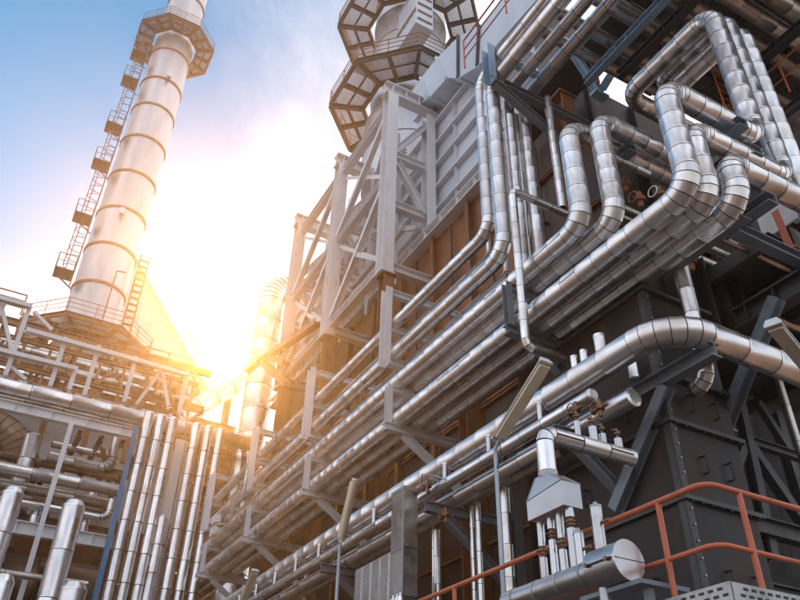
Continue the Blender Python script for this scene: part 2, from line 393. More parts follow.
# ================================================================ STACK WITH TWO OCTAGON PLATFORMS
SC = V(13.9, 25.1, 0)
t = thing('flue_stack', 'pale round flue stack rising through the two octagonal platforms', 'stack', V(SC.x, SC.y, 28.5))
zz = [28.5, 31, 33.2, 35.4, 37.6, 39.8, 42, 44.2, 46.5, 49]
for i in range(9):
    R0 = 2.4 if i < 2 else 2.15
    MB().tube(V(SC.x, SC.y, zz[i]+.015), V(SC.x, SC.y, zz[i+1]-.015), R0, 40).build('shell_course', 'stack', t)
    MB().tube(V(SC.x, SC.y, zz[i+1]-.05), V(SC.x, SC.y, zz[i+1]+.05), R0+.05, 40).build('girth_ring', 'stack', t)
def octa(ap, z, c=SC): 
    R = ap/math.cos(math.pi/8); return [V(c.x + R*math.cos(math.pi/8 + k*math.pi/4), c.y + R*math.sin(math.pi/8 + k*math.pi/4), z) for k in range(8)]
def oct_platform(label, z, ap, ai, c, mdeck, mbeam, mrail, name='octagonal_platform', skip=(), bh=.22):
    t = thing(name, label, 'platform', V(c.x, c.y, z))
    O = octa(ap, z, c); I = octa(ai, z, c)
    for k in range(8):
        if k in skip: continue
        k2 = (k+1) % 8
        for h in range(2):                      # two grating panels on each side
            o0 = O[k].lerp(O[k2], h/2); o1 = O[k].lerp(O[k2], (h+1)/2); i0 = I[k].lerp(I[k2], h/2); i1 = I[k].lerp(I[k2], (h+1)/2)
            gp = MB()
            nb = 20
            for q in range(nb+1):
                u = q/nb; gp.ext(i0.lerp(o0, u), i1.lerp(o1, u), prof_B(.042, .03))
            for q in range(12):
                u = (q+.5)/12; gp.ext(i0.lerp(i1, u), o0.lerp(o1, u), prof_B(.03, .025))
            gp.build('grating_panel', mdeck, t)
            beam(t, 'joist', i0.lerp(i1, 0 if h == 0 else 0) - V(0,0,bh*.5), o0 - V(0,0,bh*.5), prof_I(bh, bh*.6), mbeam)
            beam(t, 'cross_joist', i0.lerp(o0, .5) - V(0,0,bh*.35), i1.lerp(o1, .5) - V(0,0,bh*.35), prof_L(bh*.45), mbeam)
        beam(t, 'outer_beam', O[k] - V(0,0,bh*.5), O[k2] - V(0,0,bh*.5), prof_C(bh*1.1, bh*.5), mbeam)
        beam(t, 'inner_beam', I[k] - V(0,0,bh*.5), I[k2] - V(0,0,bh*.5), prof_C(bh*1.1, bh*.5), mbeam)
    if not skip: rail_parts(t, O, 1.1, .03, mrail, (.35, .68), True, 1.7)
    else:
        ks = [k for k in range(8) if k not in skip]
        run = []
        for k in sorted(ks): rail_parts(t, [O[k], O[(k+1) % 8]], 1.1, .03, mrail, (.35, .68), False, 1.7)
    return t
oct_platform('lower octagonal grating platform round the flue stack with brown railing', 35.0, 4.1, 2.4, SC, 'galv', 'frame_brown', 'brown_steel', bh=.3)
oct_platform('upper octagonal grating platform round the flue stack at the picture top', 42.3, 4.1, 2.4, SC, 'galv', 'frame_brown', 'brown_steel', bh=.3)
# bolted box on the stack
t = thing('damper_box', 'ribbed pale damper box bolted to the flue stack between the platforms', 'box', V(11.7, 23, 36))
XB = 12.3; b0 = P(383, 47, 'x', XB); b1 = P(416, 12, 'x', XB)
ya, yb, za, zb = b1.y, b0.y, P(400, 46, 'x', XB).z, P(400, 14, 'x', XB).z
MB().box((XB, ya, za), (13.4, yb, zb)).build('body', 'pale_wall', t)
for k in range(9):
    y = ya + (yb-ya)*(k+.5)/9
    MB().box((XB-.04, y-.015, za+.1), (XB, y+.015, zb-.1)).build('rib', 'pale_wall', t)
MB().box((XB-.07, ya-.05, zb), (13.4, yb+.05, zb+.07)).build('top_flange', 'pale_wall', t)
MB().box((XB-.06, ya-.02, za+1.1), (XB-.01, yb-.4, za+1.35)).build('slot', 'brown_steel', t)
for k in range(5):
    MB().box((XB+.1, ya-.06, za+.4+k*.7), (13.3, ya-.005, za+.52+k*.7)).build('louvre', 'brown_steel', t)
# white kinked duct
t = thing('kinked_duct', 'white kinked rectangular duct stepping down beside the flue stack', 'duct', V(12.5, 18, 30))
up_ = [(407, 98), (421, 78), (437, 58), (459, 36), (480, 26), (512, -14)]
lo_ = [(421, 104), (430, 97), (447, 78), (459, 78), (478, 66), (540, -4)]
XD = 11.75
UU = [P(a, b, 'x', XD) for a, b in up_]; LL = [P(a, b, 'x', XD) for a, b in lo_]
for i in range(5):
    MB().prism([UU[i].lerp(UU[i+1], .01), UU[i].lerp(UU[i+1], .99), LL[i].lerp(LL[i+1], .99), LL[i].lerp(LL[i+1], .01)], V(2.6, 0, 0)).build('duct_section', 'pale_wall', t)
    if i:
        beam(t, 'joint_flange', UU[i] + V(-.05,0,.03), LL[i] + V(-.05,0,-.03), prof_B(.10, .12), 'dark_steel' if i > 2 else 'pale_wall', V(1,0,0))
        beam(t, 'joint_flange', LL[i] + V(-.05,0,-.05), LL[i] + V(2.0,0,-.05), prof_B(.12, .1), 'pale_wall')
# ================================================================ PIPE RACK
Z1, Z2, Z3, Z5 = 12.95, 11.97, 11.02, 9.97
YE = 34.0
def ypos(x, z, px, py):                        # y of a run at known x and z nearest a pixel
    return go(V(x, 0, z), 'y', px, py)
# first tier
p = V(8, 10.58, Z1)
pipe('slim silver pipe dropping nearest the pale wall then running along the rack top', [V(8, YE, Z1), p, V(8, 10.58, 18.15), V(8, 2.0, 18.15)], .31, seg=.55, er=1.3)
p = V(8, 10.08, Z2)
pipe('silver pipe second from the pale wall, dropping then running along the rack', [V(8, YE, Z2), p, V(8, 10.08, 17.5), V(8.0, 2.0, 17.5)], .37, seg=.55, er=1.3)
pipe('small silver line tucked behind the top rack pipe', [V(8.42, YE, Z1-.08), V(8.42, 11.2, Z1-.08), V(8.42, 11.2, 14.5)], .12, seg=.8, n=12)
pipe('small silver line tucked behind the second rack pipe', [V(8.42, YE, Z2-.06), V(8.42, 10.6, Z2-.06), V(8.42, 10.6, 14.5)], .13, seg=.8, n=12)
a = P(507, 98, 'x', 8.5); b = P(522, 105, 'x', 9.0)
pipe('slim vertical silver pipe third from the pale wall under the blue bracket', [V(8.5, 2, 17.5), V(8.5, a.y, 17.5), V(8.5, a.y, 10.6)], .31, seg=.5, er=1.2)
pipe('slim vertical silver pipe fourth from the pale wall under the blue bracket', [V(9.0, 2, 17.5), V(9.0, b.y, 17.5), V(9.0, b.y, 10.9)], .33, seg=.5, er=1.2)
pipe('thin silver riser squeezed between the third and fourth drops', [V(8.8, a.y+.1, 17.0), V(8.8, a.y+.1, 10.8)], .11, seg=.7, n=12)
# second tier: two drops by the casing corner
c3 = P(581, 223, 'x', 8); c4 = P(613, 218, 'x', 8.42)
pipe('left of two fat silver drops joining the middle rack tier', chain(V(8, YE, Z3), ('y', 581, 223), ('z', 569, 127), ('x', 720, 215)), .41, seg=.42, er=1.0)
pipe('right of two fat silver drops joining the middle rack tier', chain(V(8.45, YE, Z3), ('y', 614, 217), ('z', 595, 120), ('x', 735, 190)), .41, seg=.42, er=1.0)
q = V(8.75, c4.y + .25, Z3)
pipe('thin silver riser between the two fat drops', chain(V(8.75, c4.y+.3, 10.2), ('z', 584, 154), ('x', 640, 190)), .17, seg=.4, n=14)
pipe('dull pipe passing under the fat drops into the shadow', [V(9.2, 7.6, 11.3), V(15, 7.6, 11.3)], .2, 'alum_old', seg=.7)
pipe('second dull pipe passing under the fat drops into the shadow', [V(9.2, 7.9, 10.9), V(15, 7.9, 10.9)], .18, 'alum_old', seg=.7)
# bottom tier: three pipes that turn up at the corner and run off along face B
p5 = chain(V(8, YE, Z5), ('y', 690, 188), ('z', 661, 88), ('x', 757, 140), ('z', 709, 14), ('y', 625, 95), ('x', 680, 120))
pipe('front pipe of the bottom rack tier with the tallest turn up at the corner', p5, .42, seg=.42, er=1.0, gores=5)
p6 = chain(V(8.45, YE, Z5), ('y', 713, 203), ('z', 690, 128), ('x', 785, 181), ('z', 722, 20), ('y', 655, 80), ('x', 700, 108))
pipe('middle pipe of the bottom rack tier with a shorter turn up at the corner', p6, .38, seg=.45, er=1.0, gores=5)
p7 = chain(V(8.9, YE, Z5), ('y', 738, 200), ('z', 722, 164), ('x', 900, 270))
pipe('back pipe of the bottom rack tier with the lowest turn up at the corner', p7, .42, seg=.45, er=.9, gores=5)
a = P(739, 30, 'x', 11.4)
pipe('rightmost tall vertical silver pipe with a clamp', [go(a, 'y', 672, 84), a, go(a, 'z', 815, 240)], .42, seg=.45, er=1.0)
# thin pipe with horizontal arm in front of the drops
p = P(566, 214, 'x', 9.0)
pipe('thin silver pipe making a Z in front of the rack corner', chain(p, ('x', 514, 187), ('z', 528, 346), ('x', 578, 366)), .17, seg=.4, er=.8, gores=2)
pipe('thin vertical silver pipe left of the two fat drops', chain(P(547, 98, 'x', 9.3), ('z', 564, 208)), .19, seg=.42, n=16)
# ---------------------------------------------------------------- lower pipes
ZL1 = 8.04; ZL2 = 7.45
pl = chain(V(8, YE-4, ZL1), ('y', 667, 318), ('x', 860, 388))
pipe('fattest lower silver pipe bending round the corner in front of the dark casing', pl, .47, seg=.7, er=1.5, gores=6, seam=1.2)
pipe('front pipe of the low triple with a small capped end', chain(V(7.75, 30, ZL2), ('y', 592, 394)), .23, seg=.6, caps=(0, .03))
pipe('thick pipe of the low triple with a wide capped end', chain(V(8.12, 30, 7.3), ('y', 637, 402)), .31, seg=.7, caps=(0, .02))
pipe('rearmost brown looking pipe of the low triple', [V(8.5, 30, 7.3), V(8.5, 9.5, 7.3)], .2, 'alum_old', seg=.7)
NTH = ['first', 'second', 'third', 'fourth', 'fifth', 'sixth', 'seventh', 'eighth', 'ninth', 'tenth', 'eleventh', 'twelfth']
for k in range(12):
    y = 9.2 + k*1.55
    t = thing('drain_stub', 'small capped silver drain stub on the low pipes, ' + NTH[k] + ' from the capped pipe ends', 'pipe stub', V(7.8, y, ZL2), 'drain stubs between the low pipes')
    MB().tube(V(7.8, y, ZL2+.08), V(7.8, y, ZL2+.45), .055, 12).build('stub', 'alum_small', t)
    MB().tube(V(7.8, y, ZL2+.45), V(7.8, y, ZL2+.475), .063, 12).build('cap', 'alum', t)
    MB().tube(V(7.8, y, ZL2+.34), V(8.0, y, ZL2+.34), .045, 10).build('branch', 'alum_small', t)
# ---------------------------------------------------------------- brackets
ORD = ['nearest', 'second nearest', 'third nearest', 'fourth nearest', 'farthest']
for k, y in enumerate((15.0, 20.1, 25.2, 30.3)):
    t = thing('tall_bracket', 'tall white three armed bracket on the upper rack, ' + ['nearest the camera', 'second from the camera', 'third from the camera', 'farthest from the camera'][k], 'bracket', V(7.72, y, 11.5), 'tall rack brackets')
    beam(t, 'post', V(7.72, y, 11.6), V(7.72, y, 14.0), prof_C(.3, .2), 'white_steel', V(0,1,0))
    for z in (13.9, 12.72, 11.72): beam(t, 'arm', V(7.83, y, z), V(10.05, y, z), prof_I(.2, .18), 'white_steel')
for k, y in enumerate((9.75, 14.7, 19.7, 24.7, 29.7)):
    t = thing('low_bracket', 'steel bracket with slanted brace under the bottom rack tier, ' + ['nearest the camera', 'second from the camera', 'third from the camera', 'fourth from the camera', 'farthest from the camera'][k], 'bracket', V(7.75, y, 9.7), 'braced rack brackets')
    m = 'blue_steel' if k == 0 else 'white_steel'
    beam(t, 'post', V(7.72, y, 9.82), V(7.72, y, 10.85), prof_C(.16, .14), m, V(0,1,0))
    beam(t, 'arm', V(7.62, y, 9.72), V(10.05, y, 9.72), prof_I(.2, .2), m)
    beam(t, 'upper_arm', V(7.8, y, 10.77), V(10.05, y, 10.77), prof_I(.15, .14), m)
    beam(t, 'brace', V(8.15, y, 9.62), V(10.05, y, 8.35), prof_I(.17, .16), m)
for k, y in enumerate((8.6, 12.6, 17.6, 22.6)):
    t = thing('lower_bracket', 'blue grey bracket with brace under the low pipes, ' + ['beside the manifold header', 'beside the grey box duct', 'behind the middle lamp', 'farthest along the wall'][k], 'bracket', V(7.6, y, 7.1), 'brackets under the low pipes')
    beam(t, 'arm', V(7.5, y, 7.07), V(9.6, y, 7.07), prof_I(.2, .18), 'blue_steel')
    beam(t, 'brace', V(7.95, y, 6.96), V(9.6, y, 5.7), prof_I(.17, .16), 'blue_steel')
    beam(t, 'wall_post', V(9.7, y, 0), V(9.7, y, 9.3), prof_I(.24, .22), 'dark_steel', V(0,1,0))
# vertical silver lines under the low pipes
for (px, py, px2, py2, D, lab) in ((504, 484, 508, 600, .20, 'silver vertical pipe right of the lamp pole under the low pipes'), (477, 492, 478, 600, .13, 'silver vertical pipe just left of the lamp pole'),
        (471, 500, 472, 600, .10, 'thin silver vertical pipe of the pair left of the lamp pole'), (437, 530, 438, 600, .15, 'silver vertical pipe right of the grey box duct'), (434, 522, 433, 600, .10, 'thin silver vertical pipe touching the one by the box duct'),
        (307, 570, 305, 620, .14, 'short silver vertical pipe low behind the far lamp')):
    a = P(px, py, 'x', 8.5)
    pipe(lab, [a, V(a.x, a.y, 2.0)], D, seg=.6, n=14)

# short silver drops between the rack corner and the fattest pipe
for (p0, p1, D, xx, lab) in (((599, 336), (604, 356), .22, 8.3, 'short capped silver drop above the fattest pipe, right of the Z pipe'), ((617, 292), (625, 338), .19, 9.2, 'slim silver drop in the shadow under the bottom rack tier'),
        ((598, 298), (603, 322), .24, 9.0, 'fat silver drop in the shadow under the bottom rack tier'), ((574, 357), (577, 374), .14, 8.0, 'tiny silver drop left of the pair on the fattest pipe'), ((583, 351), (587, 368), .13, 8.0, 'tiny silver drop right of the pair on the fattest pipe'), ((632, 362), (638, 378), .18, 8.6, 'short capped drain under the fattest pipe')):
    a = P(*p0, 'x', xx); pipe(lab, [a, go(a, 'z', *p1)], D, seg=.5, n=16, caps=(.02, .02))
# ================================================================ LOWER RIGHT CORNER
# dark bolted casing column
cx, cy = 8.8, 7.35
cc = thing('bolted_casing', 'dark bolted steel casing with pull handles behind the red railing', 'casing', V(cx, cy, 2))
pc = P(690, 520, 'x', cx)
zf = [1.5, 3.6, go(pc, 'z', 690, 497).z, go(pc, 'z', 672, 420).z, go(pc, 'z', 663, 372).z, 9.6]
for i in range(5):
    z0, z1 = zf[i]+.04, zf[i+1]-.04
    MB().box((cx+.03, cy, z0), (cx+1.5, cy+.05, z1)).build('front_plate', 'casing', cc)
    MB().box((cx, cy+.03, z0), (cx+.05, cy+3.1, z1)).build('side_plate', 'casing', cc)
    MB().box((cx-.07, cy-.08, zf[i+1]-.035), (cx+1.62, cy+3.1, zf[i+1]+.035)).build('flange', 'dark_steel', cc)
    ca = MB().box((cx-.025, cy-.03, z0), (cx+.09, cy-.002, z1)).box((cx-.03, cy+.001, z0), (cx-.002, cy+.12, z1)).build('corner_angle', 'dark_steel', cc)
    nb = int((z1-z0)/.22)
    for k in range(nb):
        z = z0 + (k+.5)*(z1-z0)/nb
        MB().tube(V(cx+.045, cy-.03, z), V(cx+.045, cy-.055, z), .017, 6).build('bolt', 'galv', ca)
    for k in range(8):
        MB().tube(V(cx+.1+k*.2, cy-.055, zf[i+1]-.035), V(cx+.1+k*.2, cy-.055, zf[i+1]-.06), .018, 6).build('bolt', 'dark_steel', cc)
    zc = (z0+z1)/2
    for hx in (.55, 1.1):
        bar(cc, 'pull_handle', [V(cx+hx, cy, zc+.14), V(cx+hx, cy-.09, zc+.14), V(cx+hx, cy-.09, zc-.14), V(cx+hx, cy, zc-.14)], .019, 'core', 6)
    for hy in (.8, 2.0):
        bar(cc, 'pull_handle', [V(cx, cy+hy, zc+.14), V(cx-.09, cy+hy, zc+.14), V(cx-.09, cy+hy, zc-.14), V(cx, cy+hy, zc-.14)], .019, 'core', 6)
MB().box((cx+.06, cy+.06, 1.5), (cx+1.49, cy+3.05, 9.5)).build('body', 'casing', cc)
# ribbed dark hopper boxes above it
t = thing('ribbed_hopper', 'dark brown ribbed box under the three pipe bends', 'box', V(9.6, 7.6, 10))
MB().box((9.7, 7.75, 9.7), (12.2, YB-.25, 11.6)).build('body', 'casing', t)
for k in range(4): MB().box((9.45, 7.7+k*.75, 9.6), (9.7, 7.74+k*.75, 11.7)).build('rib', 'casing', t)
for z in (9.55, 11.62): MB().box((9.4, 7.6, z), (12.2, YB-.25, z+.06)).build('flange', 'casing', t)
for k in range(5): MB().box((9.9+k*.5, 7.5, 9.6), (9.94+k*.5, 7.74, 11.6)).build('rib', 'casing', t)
# dark braced frame at the right
bf = thing('braced_frame', 'dark steel frame with crossed braces right of the bolted casing', 'steel frame', V(11, 9.4, 0))
YF = 9.2
def seg2(par, name, a, b, pl, v, pr, m, up=None):
    return beam(par, name, P(*a, pl, v), P(*b, pl, v), pr, m, up)
seg2(bf, 'column', (738, 400), (772, 560), 'y', YF, prof_I(.22, .2), 'dark_steel', V(0,1,0))
nd0 = P(746, 440, 'y', YF)
beam(bf, 'strut', nd0, nd0 + V(3.2, 0, 0), prof_I(.18, .16), 'dark_steel')
seg2(bf, 'brace', (748, 444), (806, 528), 'y', YF+.02, prof_L(.2), 'dark_steel', V(0,1,0))
seg2(bf, 'brace', (744, 446), (728, 484), 'y', YF+.02, prof_L(.18), 'dark_steel', V(0,1,0))
seg2(bf, 'brace', (757, 402), (792, 456), 'y', YF+.5, prof_L(.16), 'dark_steel', V(0,1,0))
a = P(748, 523, 'y', YF-.1); beam(bf, 'beam', a, a + V(5, 0, 0), prof_I(.34, .24), 'dark_steel')
a = P(757, 590, 'y', YF-.2); beam(bf, 'beam', a, a + V(5, 0, 0), prof_I(.3, .24), 'dark_steel')
for k in range(3): beam(bf, 'column', V(13.2+k*2.2, YF+.6, 0), V(13.2+k*2.2, YF+.6, 10), prof_I(.24, .22), 'dark_steel', V(0,1,0))
t = thing('dark_backing_wall', 'near black inner wall standing in for interior shade behind the braced frame', 'wall', V(10, 13.5, 0))  # sheets added behind the frame, interior shade put into their near-black colour
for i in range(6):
    for j in range(4): MB().box((10.4+i*2.2, 12.9, .03+j*3.3), (12.58+i*2.2, 13.0, 3.3+j*3.3)).build('wall_sheet', 'interior_shade', t)
pipe('dark vertical pipe at the right edge beside the braces', [P(776, 372, 'y', 8.6), go(P(776, 372, 'y', 8.6), 'z', 830, 520)], .16, 'alum_old', seg=.8)
# platform over it
pf = thing('dark_platform', 'dark steel platform seen from below at the right edge', 'platform', V(11, 6, 8))
a = P(767, 240, 'y', 6.3)
PX, PY, PZ = a.x, 6.3, a.z
beam(pf, 'fascia_beam', V(PX, PY, PZ), V(PX+7, PY, PZ), prof_C(.32, .14), 'dark_steel')
beam(pf, 'fascia_beam', V(PX, PY, PZ), V(PX, PY+3.4, PZ), prof_C(.32, .14), 'dark_steel')
for k in range(1, 5): beam(pf, 'joist', V(PX+k*1.3, PY+.1, PZ), V(PX+k*1.3, PY+5, PZ), prof_I(.28, .18), 'dark_steel')
for k in range(1, 3): beam(pf, 'joist', V(PX, PY+k*1.6, PZ-.02), V(PX+7, PY+k*1.6, PZ-.02), prof_I(.2, .16), 'dark_steel')
for i in range(5):
    for j in range(3): MB().box((PX+.06+i*1.4, PY+.06+j*1.5, PZ+.17), (PX+1.44+i*1.4, PY+1.54+j*1.5, PZ+.2)).build('deck_plate', 'dark_steel', pf)
t = thing('deep_girder', 'deep dark girder running back under the right hand platform', 'girder', V(11, 7, 8))
a = P(738, 322, 'x', 11.0); b = P(806, 277, 'x', 11.0)
beam(t, 'girder', a, V(11.0, b.y-1, a.z), prof_I(.42, .3), 'dark_steel')
for k in range(5): MB().box((10.86, a.y-.6*k-.3, a.z-.17), (10.98, a.y-.6*k-.28, a.z+.17)).build('stiffener_plate', 'dark_steel', t)
# slanted braces and supports near the big bend
t = thing('bend_support', 'blue grey support beam with long slanted brace under the fattest pipe', 'support', V(8.3, 7, 4))
a = P(716, 349, 'z', 7.72); 
beam(t, 'beam', a, V(a.x, a.y+2.4, a.z), prof_I(.24, .2), 'blue_steel')
xb = a.x
beam(t, 'brace', P(667, 386, 'x', xb), P(616, 510, 'x', xb), prof_I(.2, .2), 'blue_steel', V(1,0,0))
t = thing('slanted_strut', 'long slanted blue grey strut passing behind the fattest pipe', 'strut', P(722, 432, 'x', 10.45))
seg2(t, 'strut', (777, 298), (722, 432), 'x', 10.45, prof_I(.22, .2), 'blue_steel', V(1,0,0))
MB().box((10.3, P(722,432,'x',10.45).y-.2, P(722,432,'x',10.45).z-.04), (10.6, P(722,432,'x',10.45).y+.2, P(722,432,'x',10.45).z)).build('gusset', 'blue_steel', t)
# vertical pipe dropping behind the fat bend
a = P(680, 266, 'x', 9.3)
pipe('silver drop passing behind the fattest pipe and curling into the casing', chain(a, ('z', 722, 380), ('y', 697, 396)), .27, seg=.5, er=1.0)
# beams under the X runs
cb_ = thing('corner_beam', 'blue grey box beam under the three bends at the corner', 'beam', V(8.9, 5, 9.6))
a = P(737, 217, 'x', 9.1); b = P(672, 260, 'x', 9.1)
beam(cb_, 'beam', V(9.1, a.y-.15, a.z), V(9.1, b.y+.3, a.z), prof_C(.26, .24), 'blue_steel')
beam(cb_, 'cross_piece', V(9.2, a.y+.2, a.z-.05), V(11.5, a.y+.2, a.z-.05), prof_I(.22, .2), 'blue_steel')
for nm, (p0, p1), xx in (('under the tallest bend run', ((722, 139), (743, 121)), 9.6), ('under the middle bend run', ((741, 163), (759, 152)), 9.9), ('under the lowest bend run', ((737, 222), (771, 194)), 9.4), ('under the right fat drop run', ((612, 166), (631, 140)), 9.35)):
    a = P(*p0, 'x', xx); b = P(*p1, 'x', xx)
    t = thing('support_arm', 'short blue grey support arm ' + nm, 'support', V(xx, a.y, a.z))
    beam(t, 'arm', V(xx, a.y+.3, a.z), V(xx, b.y, a.z), prof_C(.2, .24), 'blue_steel')
    MB().box((xx-.12, a.y+.3, a.z-.12), (xx+.12, a.y+.33, a.z+.12)).build('end_plate', 'blue_steel', t)
# orange brace and white panel at the right edge
t = thing('orange_brace', 'rusty orange brace leaning beside a white sheet at the right edge', 'brace', P(792, 250, 'x', 11.2))
seg2(t, 'brace', (777, 212), (793, 250), 'x', 11.2, prof_L(.14), 'red_paint', V(1,0,0))
MB().box((11.1, P(793,250,'x',11.2).y-.12, P(793,250,'x',11.2).z-.03), (11.35, P(793,250,'x',11.2).y+.12, P(793,250,'x',11.2).z)).build('foot', 'red_paint', t)
t = thing('white_panel', 'white sheet panel standing on the right hand platform edge', 'panel', P(768, 235, 'x', 11.6))
a = P(764, 240, 'x', 11.7); b = P(790, 215, 'x', 11.7)
MB().box((11.7, b.y-.3, a.z), (11.74, a.y, a.z+.75)).build('sheet', 'sheet', t)
MB().box((11.66, b.y-.3, a.z+.75), (11.78, a.y, a.z+.8)).build('edge_strip', 'galv', t)
# ================================================================ RED RAILING AND PLATFORM
RX, RY, RZ = 4.77, 3.77, 3.02
t = thing('red_railing', 'red painted tube railing turning the platform corner', 'railing', V(RX, RY, RZ))
def rpath(z, r=.13):
    c = V(RX+r, RY+r, z); arc = [c + V(-r*math.cos(a), -r*math.sin(a), 0) for a in [i*math.pi/12 for i in range(7)]]
    return [V(RX, 10.5, z)] + arc + [V(9, RY, z)]
bar(t, 'top_rail', rpath(RZ+.97), .025, 'red_paint', 10)
bar(t, 'mid_rail', rpath(RZ+.5), .021, 'red_paint', 10)
yp = go(V(RX, RY, RZ+.97), 'y', 659, 505).y; xp = go(V(RX, RY, RZ+.97), 'x', 738, 494).x
for y in (yp, yp+1.55, yp+3.1, yp+4.6): bar(t, 'post', [V(RX, y, RZ), V(RX, y, RZ+.96)], .024, 'red_paint', 10)
for x in (xp, xp+1.5): bar(t, 'post', [V(x, RY, RZ), V(x, RY, RZ+.96)], .024, 'red_paint', 10)
t = thing('walkway', 'galvanised perforated walkway under the red railing', 'walkway', V(RX, RY, RZ))
for i in range(4):
    MB().box((RX-.06+i*1.02, RY-.06, RZ-.04), (RX+.94+i*1.02, RY+1.0, RZ)).build('deck_panel', 'galv', t)
for j in range(6):
    MB().box((RX-.06, RY+1.02+j*1.02, RZ-.04), (RX+.94, RY+2.02+j*1.02, RZ)).build('deck_panel', 'galv', t)
tp = MB().box((RX-.075, RY-.075, RZ-.1), (RX-.06, RY+7, RZ+.2)).build('toe_plate', 'galv', t)
tp2 = MB().box((RX-.055, RY-.08, RZ-.1), (RX+4.2, RY-.065, RZ+.2)).build('toe_plate', 'galv', t)
sl_ = MB()
for j in range(34):
    for k in range(6):
        x = RX + .02 + j*.085 + (k % 2)*.04; z = RZ - .085 + k*.048
        sl_.box((x, RY-.084, z), (x+.045, RY-.0801, z+.018))
sl_.build('slot_row', 'core', tp2)
sl_ = MB()
for j in range(60):
    for k in range(6):
        y = RY - .05 + j*.085 + (k % 2)*.04; z = RZ - .085 + k*.048
        sl_.box((RX-.079, y, z), (RX-.0751, y+.045, z+.018))
sl_.build('slot_row', 'core', tp)
beam(t, 'edge_beam', V(RX+.06, RY, RZ-.18), V(RX+.06, RY+7, RZ-.18), prof_C(.2, .1), 'dark_steel')
beam(t, 'edge_beam', V(RX+.15, RY+.06, RZ-.18), V(RX+4, RY+.06, RZ-.18), prof_C(.2, .1), 'dark_steel')
for (x, y) in ((RX+.5, RY+.5), (RX+.5, RY+6), (RX+3.8, RY+.5)): beam(t, 'leg', V(x, y, 0), V(x, y, RZ-.3), prof_I(.2, .2), 'dark_steel')
# ================================================================ STEAM MANIFOLD
MX = 4.5
mf = thing('manifold_drum', 'silver horizontal manifold drum with a wide capped end by the red railing', 'manifold', V(MX, 4.6, 3))
e = P(628, 560, 'x', MX); z0 = e.z; s = go(e, 'y', 505, 594)
j1 = go(e, 'y', 596, 562); 
MB().tube(V(MX, s.y, z0), V(MX, j1.y+.05, z0), .098, 28).build('barrel', 'alum_flat', mf)
for k in range(4):
    y = s.y + (j1.y - s.y)*(k+.5)/4; MB().tube(V(MX, y-.012, z0), V(MX, y+.012, z0), .102, 28).build('strap', 'galv', mf)
hd = MB().tube(V(MX, j1.y+.02, z0), V(MX, e.y, z0), .158, 36).build('wide_end', 'alum_flat', mf)
MB().tube(V(MX, e.y, z0), V(MX, e.y-.012, z0), .162, 36).build('end_plate', 'alum_small', hd)
MB().box((MX-.158, e.y-.015, z0-.003), (MX+.158, e.y-.0121, z0+.003)).build('plate_joint', 'core', hd)
MB().tube(V(MX, j1.y+.06, z0), V(MX, j1.y+.02, z0), .1, 28, .158).build('reducer', 'alum_flat', mf)
MB().box((MX-.17, e.y+.02, z0-.005), (MX-.156, j1.y, z0+.008)).build('clamp_bar', 'core', hd)
for y in (e.y+.06, j1.y-.04): MB().tube(V(MX-.19, y, z0), V(MX-.15, y, z0), .018, 8).build('clamp_bolt', 'brass', hd)
MB().tube(V(MX, j1.y-.03, z0-.28), V(MX, j1.y-.03, z0-.1), .05, 14).build('drain_leg', 'alum_flat', mf)
bk = MB().box((MX-.02, j1.y-.45, z0-.2), (MX+.5, j1.y+.25, z0-.165)).box((MX+.1, j1.y-.4, z0-.7), (MX+.16, j1.y-.34, z0-.2)).build('saddle', 'blue_steel', mf)
tubes = [(540, 521, 540, 574), (548, 517, 550, 569), (557, 514, 559, 565), (567, 511, 569, 560)]
hz = None
hop_y = [go(V(MX, 5, z0), 'y', q[2], q[3]).y for q in tubes]
ztop = go(V(MX, hop_y[1], z0), 'z', 548, 517).z
for i, (q, y) in enumerate(zip(tubes, hop_y)):
    t = thing('manifold_tube', 'silver manifold tube with brass valve under the hopper, ' + ['leftmost of four', 'second from left', 'third from left', 'rightmost and thickest'][i], 'tube', V(MX, y, z0), 'valved tubes on the manifold drum')
    r = .036 + (.006 if i == 3 else 0); zb = z0+.09; zv = zb + (ztop-zb)*(.45 if i in (0, 2) else .68) + (.03 if i == 3 else 0)
    MB().tube(V(MX, y, zb-.02), V(MX, y, zv-.05), r, 14).build('lower_sleeve', 'alum_small', t)
    MB().tube(V(MX, y, zv+.05), V(MX, y, ztop+.02), r, 14).build('upper_sleeve', 'alum_small', t)
    v = MB().tube(V(MX, y, zv-.06), V(MX, y, zv+.06), r*.55, 8); v.tube(V(MX, y, zv-.022), V(MX, y, zv-.008), r*.95, 8); v.tube(V(MX, y, zv+.01), V(MX, y, zv+.024), r*.95, 8); v.tube(V(MX-.07, y, zv), V(MX, y, zv), .01, 6)
    v.build('valve', 'brass', t)
for i, (a, b, r, lab) in enumerate((((579, 557), (577, 534), .042, 'short capped silver standpipe right of the manifold tubes'), ((597, 545), (594, 508), .05, 'tall capped silver standpipe on the wide end of the manifold'))):
    y = go(V(MX, 5, z0+.1), 'y', *a).y; zt = go(V(MX, y, z0), 'z', *b).z
    t = thing('standpipe', lab, 'standpipe', V(MX, y, z0), 'capped standpipes')
    MB().tube(V(MX, y, z0+.05), V(MX, y, zt), r, 16).build('sleeve', 'alum_small', t)
    MB().tube(V(MX, y, zt), V(MX, y, zt+.02), r*1.05, 16).tube(V(MX, y, zt+.02), V(MX, y, zt+.05), .018, 8).build('cap', 'galv', t)
    bar(t, 'side_valve', [V(MX, y-r, zt-.14), V(MX, y-r-.09, zt-.14)], .016, 'brass', 8)
